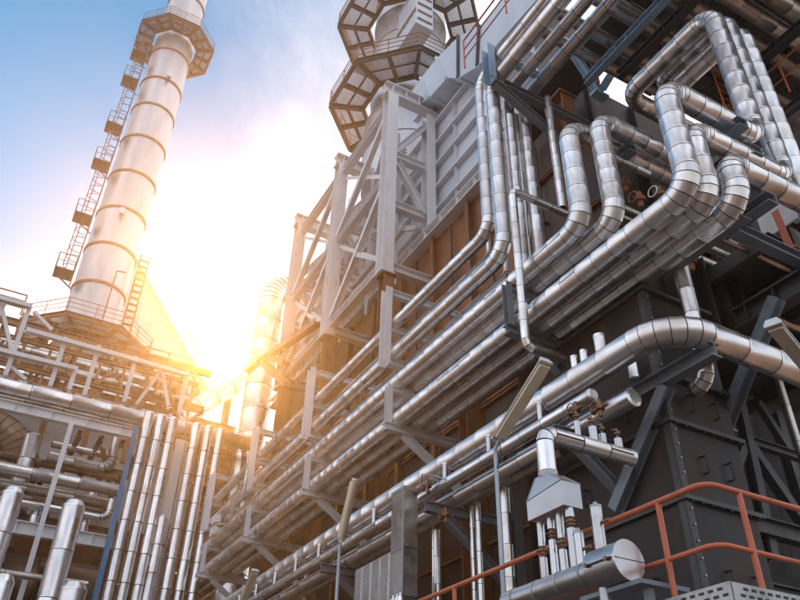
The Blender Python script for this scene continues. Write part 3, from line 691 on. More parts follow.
# hopper box and header
t = thing('transition_hopper', 'silver sheet metal transition box splitting into the four manifold tubes', 'hopper', V(MX, 5, ztop))
ya, yb = hop_y[3]-.05, hop_y[0]+.05; ym = (ya+yb)/2 + .03; zh = go(V(MX, ym, ztop), 'z', 549, 477).z
b0 = [V(MX-.1, ya, ztop), V(MX-.1, yb, ztop), V(MX+.12, yb, ztop), V(MX+.12, ya, ztop)]
b1 = [V(MX-.1, ya, ztop+(zh-ztop)*.62), V(MX-.1, yb, ztop+(zh-ztop)*.5), V(MX+.12, yb, ztop+(zh-ztop)*.5), V(MX+.12, ya, ztop+(zh-ztop)*.62)]
b2 = [V(MX-.085, ym-.09, zh), V(MX-.085, ym+.09, zh), V(MX+.1, ym+.09, zh), V(MX+.1, ym-.09, zh)]
MB().add(b0+b1+b2, [(3,2,1,0)] + [(i, (i+1) % 4, 4+(i+1) % 4, 4+i) for i in range(4)] + [(4+i, 4+(i+1) % 4, 8+(i+1) % 4, 8+i) for i in range(4)] + [(8,9,10,11)]).build('box', 'alum_flat', t)
for i in range(4): MB().path([b1[i]*1.0, b2[i]*1.0], .006, 5).build('folded_seam', 'galv', t)
MB().path(b1, .006, 5, True).build('folded_seam', 'galv', t)
MB().tube(V(MX, ym, zh-.01), V(MX, ym, zh+.05), .094, 24).build('collar', 'galv', t)
zx = go(V(MX, ym, zh), 'z', 548, 433).z
hdr = pipe('silver header elbow feeding the transition box, with a blunt end in mid air', [V(MX, ym, zh+.04), V(MX, ym, zx), go(V(MX, ym, zx), 'x', 634, 449)], .172, seg=.32, er=.55, gores=2, caps=(0, .01), n=24)
for i, px in enumerate((580, 597, 607, 624)):
    x = go(V(MX, ym, zx+.08), 'x', px, 430).x
    t = thing('header_nozzle', 'small silver nozzle on the header, ' + ['leftmost of four with valve', 'second from left with chained valve', 'third from left and shortest', 'rightmost of four'][i], 'nozzle', V(x, ym, zx+.08), 'nozzles on the header')
    h = (.16, .15, .10, .10)[i]; r = (.03, .042, .038, .042)[i]
    MB().tube(V(x, ym, zx+.06), V(x, ym, zx+.08+h), r, 14).build('sleeve', 'alum_small', t)
    v = MB().tube(V(x, ym, zx+.08+h), V(x, ym, zx+.2+h), .012, 8).tube(V(x, ym, zx+.13+h), V(x, ym, zx+.15+h), .03, 8).tube(V(x-.06, ym, zx+.17+h), V(x+.05, ym, zx+.17+h), .011, 6)
    v.build('valve', 'brass', t)
# ================================================================ VALVES BETWEEN LOW PIPES
for i, (px, py, xx, lab) in enumerate(((576, 410, 7.6, 'brown valve cluster below the capped end of the front low pipe'), (428, 486, 7.5, 'brown valve cluster right of the grey box duct'), (446, 515, 7.7, 'brown hand valve under the low pipes near the box duct'), (600, 408, 7.7, 'brown valve and chain under the wide capped pipe end'))):
    c = P(px, py, 'x', xx); t = thing('valve_cluster', lab, 'valve', c, 'valves along the low pipes')
    MB().tube(c - V(0,0,.14), c + V(0,0,.14), .035, 10).tube(c - V(0,0,.03), c + V(0,0,.03), .075, 10).build('body', 'brass', t)
    MB().tube(c - V(0,.16,0), c + V(0,.16,0), .03, 8).tube(c + V(0,.13,0), c + V(0,.16,0), .06, 10).build('flange', 'brass', t)
    bar(t, 'handwheel', [c + V(-.12, .08*math.cos(k*math.pi/5), .08*math.sin(k*math.pi/5)) for k in range(10)], .011, 'rusty', 5, True)
    bar(t, 'stem', [c, c + V(-.13, 0, 0)], .012, 'rusty', 6)
bar_ = thing('tubing_loop', 'thin bent tubing frame over the valve cluster by the box duct', 'tubing', P(424, 480, 'x', 7.4))
for (pp) in (((420, 486), (422, 474), (436, 476), (447, 480)), ((426, 492), (428, 477), (440, 482))):
    bar(bar_, 'tubing', [P(a, b, 'x', 7.4) for a, b in pp], .014, 'alum_old', 6)
# ================================================================ SMALL CONDUITS
for i, (y_, z0_, z1_) in enumerate(((13.4, 13.2, 20.5), (16.1, 13.6, 21), (18.6, 13.6, 21), (21.2, 13.6, 21))):
    t = thing('wall_conduit', 'thin vertical conduit with a small box on the rust casing, ' + ['nearest the corner', 'second from the corner', 'third from the corner', 'fourth from the corner'][i], 'conduit', V(12.2, y_, z0_), 'conduits on the rust casing')
    bar(t, 'tube', [V(12.25, y_, z0_), V(12.25, y_, z1_)], .035, 'shaded_rust', 6)
    MB().box((12.1, y_-.16, z0_+2), (12.32, y_+.16, z0_+2.4)).build('junction_box', 'galv', t)
    for k in range(4): MB().box((12.2, y_-.07, z0_+.6+k*1.7), (12.38, y_+.07, z0_+.65+k*1.7)).build('clip', 'dark_steel', t)
for i, (x_, y_, z_, D_, lab) in enumerate(((9.4, 8.2, 12.3, .14, 'thin pipe passing behind the fat drops, upper one'), (9.4, 8.5, 13.0, .16, 'thin pipe high behind the fat drops'), (10.2, 6.7, 11.0, .13, 'thin pipe low behind the three bends'), (10.6, 6.3, 13.6, .16, 'thin pipe between the tallest bend and the overhead run'), (10.6, 6.9, 14.5, .18, 'thin pipe behind the top of the tallest bend'))):
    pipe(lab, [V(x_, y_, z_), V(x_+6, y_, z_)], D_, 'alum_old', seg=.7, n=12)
for i, (px, py, lab) in enumerate(((660, 195, 'dark valve body in the shadow left of the three bends'), (640, 200, 'dark valve body behind the right fat drop'), (690, 262, 'rusty valve body under the three bends'), (625, 185, 'dark valve body above the middle tier run'), (655, 250, 'rusty valve body below the bottom rack tier bends'))):
    c = P(px, py, 'x', 9.8); t = thing('shadow_valve', lab, 'valve', c, 'valves in the shadow behind the bends')
    MB().tube(c - V(0,0,.2), c + V(0,0,.2), .06, 10).tube(c - V(0,0,.05), c + V(0,0,.05), .12, 12).build('body', 'rusty', t)
    bar(t, 'handwheel', [c + V(-.2, .12*math.cos(k*math.pi/5), .12*math.sin(k*math.pi/5)) for k in range(10)], .016, 'sheet' if i == 0 else 'rusty', 5, True)
    bar(t, 'stem', [c, c + V(-.2, 0, 0)], .018, 'rusty', 6)
# ================================================================ GREY BOX DUCT
BX = 7.1
t = thing('box_duct', 'grey sheet metal box duct with a stepped left side', 'duct', V(BX, 13, 4))
y1 = P(404, 487, 'x', BX).y; y2 = P(392, 494, 'x', BX).y; y3 = P(355, 572, 'x', BX).y
zt = P(404, 486, 'x', BX).z; zb = P(404, 594, 'x', BX).z; zm = P(391, 551, 'x', BX).z
MB().box((BX, y1, zb), (BX+.32, y2-.005, zt)).build('upright', 'alum_small', t)
MB().box((BX+.01, y2+.005, zb-1.2), (BX+.32, y3, zm)).build('wide_part', 'alum_small', t)
MB().box((BX+.02, y1+.02, zb-1.2), (BX+.30, y2-.01, zb-.01)).build('lower_upright', 'dark_steel', t)
for k in range(4):
    y = y2 + (y3-y2)*(k+.2)/4; MB().box((BX-.008, y-.01, zb-1.2), (BX+.008, y+.01, zm-.02)).build('standing_seam', 'alum_small', t)
MB().box((BX-.012, y1-.012, zt-.06), (BX+.335, y2+.01, zt+.012)).build('top_rim', 'galv', t)
MB().box((BX-.008, y1-.008, zb), (BX+.012, y1+.03, zt-.07)).build('corner_seam', 'galv', t)
MB().box((BX-.012, y1, zb+(zt-zb)*.42), (BX+.33, y2, zb+(zt-zb)*.42+.02)).build('joint', 'galv', t)
for k, y in enumerate((y1+.1, y1+.25, y1-.02)):
    MB().tube(V(BX-.05, y, zb-.3), V(BX-.05, y, zb-.04), .05, 12).tube(V(BX-.05, y, zb-.04), V(BX-.05, y, zb+.03), .018, 8).build('outlet_stub', 'alum', t)
# ================================================================ LAMPS
def lamp(label, A, B, base_z, w=.21):
    t = thing('lamp_post', label, 'lamp', V(B.x, B.y, base_z), 'tilted strip lamps on poles')
    d = (B-A).normalized(); s, u, _ = frame(d)
    body = [(-w*.32, w*.28), (-w*.5, 0), (-w*.5, -w*.16), (w*.5, -w*.16), (w*.5, 0), (w*.32, w*.28)]
    MB().ext(A, B, body).build('housing', 'lamp_body', t)
    MB().ext(A + d*.04 - u*w*.165, B - d*.04 - u*w*.165, [(-w*.42, -w*.16), (w*.42, -w*.16), (w*.45, 0), (-w*.45, 0)]).build('diffuser', 'lamp_lens', t)
    for p in (A, B): 
        sg = -1 if p is A else 1
        MB().ext(p, p + d*.03*sg, [(x*1.06, y*1.06) for x, y in body]).build('end_cap', 'sheet', t)
    for k in (.25, .5, .75):
        q = A.lerp(B, k); MB().ext(q - d*.01 , q + d*.01, [(x*1.03, y*1.04) for x, y in body]).build('clip', 'galv', t)
    q = B + d*.10
    bar(t, 'pole', [V(q.x, q.y, base_z), q - V(0, 0, .25), q - V(0,0,.1), B - d*.12 - u*.02], .032, 'pole', 10)
    bar(t, 'cable', [B - u*.06, B - u*.2 + V(0,.05,-.1), q + V(0,.03,-.5), q + V(0,.03,-1.0)], .009, 'core', 5)
lamp('big tilted strip lamp on a pole in the middle of the picture', P(545, 362, 'x', 6.2), P(498, 438, 'x', 6.2), RZ)
lamp('smaller tilted strip lamp on a pole left of the grey box duct', P(355, 480, 'x', 6.4), P(341, 540, 'x', 6.4), 0)
lamp('smallest tilted strip lamp at the bottom edge', P(255, 571, 'x', 6.6), P(241, 606, 'x', 6.6), 0)
lamp('tilted strip lamp cut off by the right edge of the picture', P(773, 324, 'y', 3.9), P(826, 388, 'y', 4.5), RZ, .17)
# ================================================================ OVERHEAD, TOP RIGHT
t = thing('overhead_bracket', 'blue bracket with slanted brace carrying the four overhead pipes', 'bracket', V(7.7, 10, 17))
a = P(490, 78, 'x', 7.7); zb_ = a.z
beam(t, 'post', V(7.7, a.y, zb_-.1), V(7.7, a.y, zb_+1.2), prof_C(.3, .2), 'light_blue_steel', V(0,1,0))
beam(t, 'arm', V(7.8, a.y, zb_), V(11.2, a.y, zb_), prof_I(.22, .2), 'blue_steel')
beam(t, 'upper_arm', V(7.8, a.y, zb_+1.1), V(9.6, a.y, zb_+1.1), prof_I(.16, .16), 'light_blue_steel')
beam(t, 'brace', V(7.85, a.y, zb_-.12), V(10.2, a.y, zb_-1.35), prof_I(.2, .18), 'blue_steel')
railing('red guard rail above the overhead pipes at the top', [V(7.55, 10.6, 18.5), V(7.55, 3, 18.5)], 1.15, .025, 'red_paint', (.33, .66), sp=1.9)
# run pipes along X at high level
for i, (px, py, D, z, lab) in enumerate(((612, 8, .34, 18.9, 'brown overhead cross pipe nearest the four long overhead pipes'), (596, 34, .34, 18.9, 'brown overhead cross pipe above the blue V brace'), (580, 52, .30, 18.9, 'brown overhead cross pipe lowest beside the blue V brace'),
        (652, -8, .36, 18.9, 'brown overhead cross pipe ending at the tall verticals'), (692, 6, .36, 18.5, 'long brown overhead cross pipe over the tall vertical pipes'), (738, 4, .40, 18.5, 'long silver overhead cross pipe toward the top right corner'), (786, 6, .42, 18.5, 'overhead cross pipe clipping the top right corner'), (664, 30, .26, 19.1, 'thin overhead cross pipe under the grating beside the tall verticals'), (640, 24, .3, 19.2, 'overhead cross pipe between the blue beam and the dark beam'), (716, -14, .34, 18.9, 'upper overhead cross pipe between the two long ones'))):
    a = P(px, py, 'z', z)
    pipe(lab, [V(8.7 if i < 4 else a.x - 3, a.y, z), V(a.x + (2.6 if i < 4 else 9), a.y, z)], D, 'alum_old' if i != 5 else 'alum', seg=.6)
for i, (p0, p1, z) in enumerate((((690, 4), (632, 58), 18.3), ((628, 38), (600, 66), 18.4), ((792, 34), (762, 62), 18.0))):
    a = P(*p0, 'z', z); b = P(*p1, 'z', z)
    t = thing('overhead_beam', ['dark overhead beam left of the tall vertical pipes', 'short pale blue overhead beam beside the V brace', 'dark overhead beam at the top right corner'][i], 'beam', a, 'overhead beams')
    beam(t, 'beam', V(a.x, a.y-1.5, z), V(a.x, b.y+.6, z), prof_I(.24, .2), ('dark_steel', 'light_blue_steel', 'dark_steel')[i])
    for k in range(3): MB().box((a.x-.09, a.y+.4*k-.01, z-.09), (a.x+.09, a.y+.4*k+.01, z+.09)).build('stiffener_plate', ('dark_steel', 'light_blue_steel', 'dark_steel')[i], t)
t = thing('v_brace', 'pale blue V shaped brace under the overhead cross pipes', 'brace', P(598, 90, 'y', YB-1.2))
seg2(t, 'leg', (571, 50), (599, 92), 'y', YB-1.2, prof_I(.2, .2), 'light_blue_steel', V(0,1,0))
seg2(t, 'leg', (632, 40), (601, 91), 'y', YB-1.15, prof_I(.2, .2), 'light_blue_steel', V(0,1,0))
seg2(t, 'tie', (606, 52), (632, 66), 'y', YB-1.1, prof_L(.14), 'light_blue_steel', V(0,1,0))
MB().box((P(599,92,'y',YB-1.2).x-.25, YB-1.32, P(599,92,'y',YB-1.2).z-.2), (P(599,92,'y',YB-1.2).x+.25, YB-1.06, P(599,92,'y',YB-1.2).z-.1)).build('foot_plate', 'light_blue_steel', t)
for i, (p0, p1) in enumerate((((592, 62), (598, 84)), ((590, 44), (600, 36)))):
    t = thing('red_strut', ['short red strut hanging inside the V brace', 'short red strut above the V brace'][i], 'strut', P(*p1, 'y', YB-1.3))
    beam(t, 'strut', P(*p0, 'y', YB-1.3), P(*p1, 'y', YB-1.3), prof_L(.1), 'red_paint', V(0,1,0))
    q = P(*p1, 'y', YB-1.3); MB().box(q - V(.08, .02, .03), q + V(.08, .02, .0)).build('foot', 'dark_steel', t)
# grating platforms overhead
gb = MB()
for k in range(26): gb.ext(V(0, k/26+.02, 0), V(.98, k/26+.02, 0), prof_B(.006, .04))
for k in range(5): gb.ext(V(k*.24+.01, .01, .0), V(k*.24+.01, .98, .0), prof_B(.014, .02))
gm = bpy.data.meshes.new('grating_panel'); gm.from_pydata(gb.v, [], gb.f); gm.materials.append(MATS['galv'])
def grating(label, x0, y0, z, nx, ny, mbeam='dark_steel'):
    t = thing('grating_platform', label, 'platform', V(x0, y0, z))
    for i in range(nx):
        for j in range(ny): place(t, 'grating_panel', gm, V(x0+i, y0+j, z), Matrix.Identity(3), V(x0, y0, z))
    for i in range(0, nx+1, 2): beam(t, 'joist', V(x0+i, y0, z-.16), V(x0+i, y0+ny, z-.16), prof_I(.24, .16), mbeam)
    for j in range(0, ny+1, 3): beam(t, 'cross_joist', V(x0, y0+j, z-.1), V(x0+nx, y0+j, z-.1), prof_C(.16, .08), mbeam)
grating('grating platform seen from below behind the tall vertical pipes', 11.4, 2.0, 19.6, 10, 7)
t = thing('backdrop_deck', 'dark solid plates added as backdrop and shade above the top right cross pipes', 'deck', V(10.6, 0, 20.6))  # solid plates added as a dark backdrop, also shading what hangs below
for i in range(9):
    for j in range(5): MB().box((10.9+i*1.5, .2+j*1.9, 20.6), (12.38+i*1.5, 2.08+j*1.9, 20.66)).build('deck_plate', 'dark_steel', t)
for j in range(2): MB().box((10.9, 9.72+j*1.85, 20.6), (12.1, 11.55+j*1.85, 20.66)).build('deck_plate', 'dark_steel', t)
for i in range(5): beam(t, 'joist', V(10.95+i*3, .2, 20.42), V(10.95+i*3, 9.7, 20.42), prof_I(.3, .2), 'dark_steel')
grating('lower grating platform at the right edge under the top corner', 14.2, 3.2, 16.6, 6, 6)
t = thing('red_ladder', 'red ladder hanging behind the tall vertical pipes', 'ladder', P(722, 112, 'y', 7.5))
for dx in (0, .42):
    a = P(713, 72, 'y', 7.5) + V(dx, 0, 0); bar(t, 'stringer', [a + V(0,0,.4), V(a.x, a.y, a.z-2.6)], .03, 'red_paint', 6)
for k in range(9): a = P(713, 72, 'y', 7.5); bar(t, 'rung', [a + V(0,0,.2-.3*k), a + V(.42,0,.2-.3*k)], .016, 'red_paint', 5)
railing('red guard rail at the right edge below the top corner', [V(14.0, 3.2, 16.7), V(14.0, 9, 16.7)], 1.1, .028, 'red_paint', (.5,), sp=1.6)
# ================================================================ LEFT PIPE RACK
YV = 31.0
labs = ['leftmost of the six tall vertical pipes', 'second of the six tall vertical pipes from the left', 'third of the six tall vertical pipes from the left', 'fourth of the six tall vertical pipes from the left', 'fifth of the six tall vertical pipes from the left', 'rightmost of the six tall vertical pipes']
for i, (px, py) in enumerate(((150, 412), (162, 414), (174, 417), (197, 424), (209, 426), (221, 428))):
    a = P(px, py, 'y', YV)
    pipe('bright silver ' + labs[i], [V(a.x, YV, 0), V(a.x, YV, 16.3)], .42, seg=1.15, gap=.03, n=16, caps=(0, .08), group='tall vertical pipes at the left rack')
a = P(163, 518, 'y', YV-.1)
pipe('short silver vertical pipe ending halfway between the tall ones', [V(a.x, YV-.1, 0), V(a.x, YV-.1, a.z)], .36, seg=1.1, gap=.03, n=16, caps=(0, .1))
t = thing('cable_tray', 'pale vertical cable tray cover between the third and fourth tall pipes', 'cable tray', V(6, 31.3, 8))
a = P(181, 440, 'y', 31.4); MB().box((a.x-.22, 31.35, 6), (a.x+.28, 31.5, a.z)).build('cover', 'white_steel', t); MB().box((a.x-.25, 31.33, 11), (a.x+.31, 31.52, 11.12)).build('strap', 'brown_steel', t)
for i, dx in enumerate((.30, .62, 1.0, 1.75, 2.3)):
    a = P(150, 412, 'y', YV); x = a.x + dx - .02
    t = thing('tracer_line', 'thin brown tracer line beside the tall vertical pipes, ' + ['right of the first', 'right of the second', 'right of the third', 'beside the pale tray', 'left of the fourth'][i], 'tracer line', V(x, YV-.1, 0), 'tracer lines between the tall pipes')
    bar(t, 'tube', [V(x, YV-.12, 0), V(x, YV-.12, 15.6)], .03, 'brass', 6)
    for k in range(5): MB().box((x-.05, YV-.16, 4+k*2.6), (x+.05, YV-.08, 4.06+k*2.6)).build('clip', 'galv', t)
pipe('long silver header pipe along the top of the left rack', [V(-8, 31.7, P(75,403,'y',31.7).z), V(9.6, 31.7, P(75,403,'y',31.7).z)], .66, seg=1.6, gap=.03, n=24, seam=4)
pipe('second header pipe just behind the long left header', [V(-8, 32.6, 16.2), V(4.6, 32.6, 16.2)], .5, 'alum_old', seg=1.6, gap=.03)
t = thing('rack_girder', 'white upper girder of the left pipe rack', 'girder', V(-8, 31.8, 16))
beam(t, 'girder', V(-8, 31.6, 15.5), V(4.55, 31.6, 15.5), prof_I(.42, .3), 'white_steel')
for k in range(8): MB().box((-6+k*1.4, 31.43, 15.3), (-5.98+k*1.4, 31.59, 15.7)).build('stiffener_plate', 'white_steel', t)
t = thing('rack_girder', 'white lower girder of the left pipe rack', 'girder', V(-8, 32, 11))
beam(t, 'girder', V(-8, 32.0, 11.0), V(4.6, 32.0, 11.0), prof_I(.5, .3), 'white_steel')
for k in range(8): MB().box((-6+k*1.4, 31.83, 10.75), (-5.98+k*1.4, 31.99, 11.25)).build('stiffener_plate', 'white_steel', t)
pipe('upper of two silver cross pipes in the middle of the left rack', [V(-8, 32.2, 13.2), V(4.6, 32.2, 13.2)], .5, seg=1.8, gap=.03)
pipe('lower dull cross pipe in the middle of the left rack', [V(-8, 32.9, 12.8), V(4.6, 32.9, 12.8)], .5, 'alum_old', seg=1.8, gap=.03)
pipe('thin cross pipe with an upturned end above the lower girder', [V(-8, 31.9, 11.9), V(P(108, 517, 'y', 31.9).x, 31.9, 11.9), V(P(108, 517, 'y', 31.9).x, 31.9, 12.7)], .3, seg=1.4, gap=.03, n=14)
pipe('dark wide cross duct low in the left rack', [V(-10, 35.0, 9.7), V(4.8, 35.0, 9.7)], 2.2, 'alum_dark', seg=2.4, gap=.04, n=32)
pipe('second dark cross duct at the bottom of the left rack', [V(-10, 34.6, 7.0), V(4.8, 34.6, 7.0)], 1.6, 'alum_dark', seg=2.4, gap=.04, n=28)
t = thing('rack_post', 'pale steel post crossing the left rack cross pipes', 'post', V(1, 31.2, 0))
a = P(70, 428, 'y', 31.3); beam(t, 'shaft', V(a.x, 31.2, 0), V(a.x, 31.2, 15.2), prof_I(.2, .18), 'white_steel', V(0,1,0)); MB().box((a.x-.2, 31.0, 0), (a.x+.2, 31.4, .04)).build('base_plate', 'white_steel', t)
t = thing('blue_post', 'slim bright blue steel post left of the tall vertical pipes', 'post', V(4, 31, 0))
a = P(138, 420, 'y', 30.9); beam(t, 'shaft', V(a.x, 30.9, 0), V(a.x, 30.9, 15.6), prof_B(.2, .16), 'blue_paint', V(0,1,0)); MB().box((a.x-.2, 30.7, 0), (a.x+.2, 31.1, .04)).build('base_plate', 'blue_paint', t)
for i, (px, py, D, yy) in enumerate(((74, 507, .78, 29.0), (13, 494, .72, 29.5), (74, 590, .78, 26.5), (4, 582, .6, 27.0))):
    a = P(px, py, 'y', yy)
    pipe(['fat silver standpipe with a domed top in front of the left rack', 'fat silver standpipe with a domed top at the left edge', 'low domed standpipe at the bottom edge below the fat one', 'low domed standpipe in the bottom left corner'][i],
         [V(a.x, yy, 0), a], D, seg=1.5, gap=.025, n=24, caps=(0, .2))
a = P(38, 450, 'y', 33.5)
pipe('short silver standpipe beside the great duct elbow', [V(a.x-.3, 33.4, 10), V(a.x-.3, 33.4, 15.2)], .7, seg=1.0, gap=.03, caps=(0, .1))
e = P(34, 440, 'y', 35.5)
pipe('great dull duct elbow at the left edge', [V(-9, 35.4, 15.9), V(P(22,450,'y',35.4).x, 35.4, 15.9), V(P(22,450,'y',35.4).x, 35.4, 9.5)], 1.9, 'alum_dark', seg=1.4, er=.95, gap=.04, n=32, gores=9)
a = P(48, 457, 'y', 33.6)
pipe('silver U shaped pipe under the corrugated sheets', chain(a, ('x', 110, 470), ('z', 117, 436)), .5, seg=.9, gap=.03)
pipe('thin straight pipe over the U shaped pipe', [P(52, 444, 'y', 34.2), P(52, 444, 'y', 34.2) + V(2.6, 0, 0)], .3, seg=1, gap=.03)
for i, (y_, z_, D_, x0, x1, m_, lab) in enumerate(((33.8, 14.3, .34, -8, 4.4, 'alum_dark', 'thin brown cross pipe below the corrugated sheets'), (34.4, 13.9, .4, -8, 4.4, 'alum_dark', 'brown cross pipe behind the middle left cross pipes'),
        (32.6, 12.35, .3, -8, 4.4, 'alum_dark', 'brown cross pipe just above the thin upturned one'), (33.4, 11.6, .44, -8, 4.4, 'alum_dark', 'dark cross pipe level with the lower girder'), (33.6, 8.3, .4, -8, 4.4, 'alum_dark', 'dark cross pipe between the two wide ducts'),
        (30.6, 9.0, .26, -6, 3.9, 'alum_old', 'thin dull cross pipe behind the fat standpipes'))):
    pipe(lab, [V(x0, y_, z_), V(x1, y_, z_)], D_, m_, seg=1.5, gap=.03, n=14)
for i, (x_, y_, z0_, z1_, D_, lab) in enumerate(((1.6, 33.0, 11.3, 13.0, .36, 'stubby riser left of the U shaped pipe'), (2.9, 32.8, 11.2, 12.6, .3, 'stubby riser under the U shaped pipe'), (3.5, 33.1, 11.4, 13.6, .36, 'stubby riser right of the U shaped pipe'), (.4, 33.0, 11.2, 12.7, .32, 'stubby riser behind the pale rack post'))):
    pipe(lab, [V(x_, y_, z0_), V(x_, y_, z1_)], D_, 'alum', seg=.6, gap=.03, n=14, caps=(.05, .08))
t = thing('corrugated_wall', 'pale corrugated sheet wall behind the left rack', 'wall', V(-6, 39, 10))
for i in range(14):
    mb = MB()
    for k in range(5): x = -5.5 + i*1.0 + k*.2; mb.box((x, 39.0, 13.6), (x+.12, 39.06, 18.4)); mb.box((x+.12, 39.05, 13.6), (x+.2, 39.09, 18.4))
    mb.build('corrugated_sheet', 'sheet', t)
t = thing('brown_wall', 'dark brown plate wall low behind the left rack', 'wall', V(-10, 40, 0))
for i in range(8):
    for j in range(3): MB().box((-11+i*2.4, 38.2, .02+j*4.5), (-8.63+i*2.4, 38.3, 4.48+j*4.5)).build('wall_sheet', 'rust_wall', t)
t = thing('rack_deck', 'brown steel rack deck with joists behind the left pipes', 'deck', V(-8, 33, 14))
for k in range(4): beam(t, 'joist', V(2.4+k*.9, 33.2, 15.7), V(2.4+k*.9, 38.8, 15.7), prof_I(.3, .2), 'brown_steel')
for k in range(2, 4): beam(t, 'brace', V(-5.5+k*3, 33.4, 15.4), V(-3.5+k*3, 36.4, 12.5), prof_L(.25), 'brown_steel')
for k in range(3): beam(t, 'purlin', V(1.9, 34+k*1.9, 14.6), V(5, 34+k*1.9, 14.6), prof_I(.26, .2), 'brown_steel')
# ---------------------------------------------------------------- steelwork above the left rack
uf = thing('upper_steelwork', 'pale open steel frame standing above the left header pipe', 'steel frame', V(-6, 33, 17.4))
YU = 33.0
def up_(a, b, pr=None, y=YU, nm='post', m='white_steel'): seg2(uf, nm, a, b, 'y', y, pr or prof_I(.2, .19), m, V(0,1,0))
for a, b in (((30, 306), (5, 376)), ((66, 338), (50, 386)), ((99, 346), (84, 396)), ((136, 357), (124, 402)), ((76, 367), (69, 390)), ((187, 372), (179, 414))): up_(a, b)
for a, b in (((-20, 293), (32, 307)), ((26, 330), (188, 375)), ((-10, 348), (75, 369))): up_(a, b, prof_I(.26, .2), YU-.2, 'beam')
for a, b in (((160, 372), (136, 405)), ((163, 374), (168, 406)), ((0, 300), (12, 352)), ((6, 302), (-14, 340)), ((34, 312), (52, 330)), ((10, 366), (26, 380))): up_(a, b, prof_L(.15), YU+.1, 'brace')
uf2 = thing('rear_steelwork', 'orange brown steel frame behind the pale upper steelwork', 'steel frame', V(-6, 38, 17))
for k in range(7): beam(uf2, 'post', V(-5+k*2.0, 37.5, 16.5), V(-5+k*2.0, 37.5, 22.6), prof_I(.3, .26), 'orange_steel', V(0,1,0))
for z in (18.2, 20.2, 22.4): beam(uf2, 'beam', V(-7, 37.3, z), V(8.4, 37.3, z), prof_I(.36, .26), 'orange_steel')
for z in (19.1, 21.3): beam(uf2, 'beam', V(-7, 41, z), V(8.4, 41, z), prof_I(.5, .3), 'orange_steel')
for k in range(6): beam(uf2, 'brace', V(-5+k*2, 37.4, 18.4), V(-3+k*2, 37.4, 20.0), prof_L(.22), 'orange_steel', V(0,1,0))
for k in range(8): beam(uf2, 'joist', V(-6+k*1.9, 37.6, 22.4), V(-6+k*1.9, 44, 22.4), prof_I(.3, .2), 'orange_steel')
for k in range(5): beam(uf2, 'brace', V(-4+k*2.4, 39, 22.2), V(-3+k*2.4, 42, 24.5), prof_I(.3, .2), 'orange_steel', V(0,1,0))
pipe('brown horizontal drum behind the pale upper steelwork', [V(-8, 40, 19.6), V(8, 40, 19.6)], 2.0, 'alum_old', seg=2.2, gap=.05, n=28)
pipe('thinner brown pipe under the chimney platform', [V(-8, 39, 22.0), V(7.6, 39, 22.0)], .7, 'alum_old', seg=1.8, gap=.04)
pipe('small silver pipe along the rear steelwork', [V(-8, 37.0, 20.9), V(5, 37.0, 20.9)], .35, 'alum', seg=1.8, gap=.04)
railing('thin brown handrail on the rear steelwork at the left edge', [V(-7, 36.8, 22.6), V(-1.6, 36.8, 22.6)], 1.2, .04, 'orange_steel', (.35, .7), sp=1.4)
t = thing('zigzag_stair', 'small brown stair flight under the chimney platform', 'stair', V(0, 36.5, 18))
for sx in (0, .5): beam(t, 'stringer', V(.2+sx*0, 36.4+sx, 17.6), V(1.4, 36.4+sx, 21.6), prof_B(.06, .22), 'orange_steel')
for k in range(13): MB().box((.2+k*.095, 36.4, 17.7+k*.3), (.42+k*.095, 36.9, 17.73+k*.3)).build('tread', 'orange_steel', t)
t = thing('middle_steelwork', 'dense brown steelwork of posts and braces under the chimney platform', 'steel frame', V(-6, 35, 17))
for k in range(12): beam(t, 'post', V(-5.5+k*1.15, 35.2, 17), V(-5.5+k*1.15, 35.2, 20.6 + (k % 3)*.4), prof_L(.14), 'orange_steel', V(0,1,0))
for z in (18.0, 19.0, 20.4): beam(t, 'beam', V(-6, 35.1, z), V(7.4, 35.1, z), prof_I(.2, .16), 'orange_steel')
for k in range(10): beam(t, 'brace', V(-5.4+k*1.25, 35.3, 18.1 + (k % 2)*2.1), V(-4.3+k*1.25, 35.3, 20.2 - (k % 2)*2.1), prof_L(.12), 'orange_steel', V(0,1,0))
for i, (z, D_, lab) in enumerate(((18.5, .35, 'slim pipe low in the steelwork under the chimney platform'), (19.7, .28, 'slim pipe high in the steelwork under the chimney platform'))):
    pipe(lab, [V(-6, 35.7, z), V(7.2, 35.7, z)], D_, 'alum', seg=1.4, gap=.03, n=14)
railing('brown handrail on the steelwork under the chimney platform', [V(-1.4, 35.0, 20.6), V(7.0, 35.0, 20.6)], 1.1, .035, 'orange_steel', (.35, .7), sp=1.3)
# ================================================================ CHIMNEY
CH = V(2.2, 50, 0)
ch = thing('steel_chimney', 'tall riveted steel chimney with brown girth rings', 'chimney', V(CH.x, CH.y, 25))
rz_ = [28.4]
for py in (294, 256, 220, 184, 149, 117, 91, 62, 33, 8): rz_.append(go(V(CH.x, CH.y, 40), 'z', 425 - (py+770)*.312, py).z)
rz_ += [rz_[-1]+3.5]
for i in range(len(rz_)-1):
    k0 = 1.86 - .004*(rz_[i]-29); k1 = 1.86 - .004*(rz_[i+1]-29)
    MB().tube(V(CH.x, CH.y, rz_[i]+.03), V(CH.x, CH.y, rz_[i+1]-.03), k0, 48, k1).build('shell_course', 'stack', ch)
    MB().tube(V(CH.x, CH.y, rz_[i+1]-.09), V(CH.x, CH.y, rz_[i+1]+.09), k1+.09, 48).build('girth_ring', 'orange_steel', ch)
MB().tube(V(CH.x, CH.y, 24.0), V(CH.x, CH.y, 28.4), 3.7, 48, 2.1).build('cone_base', 'stack', ch)
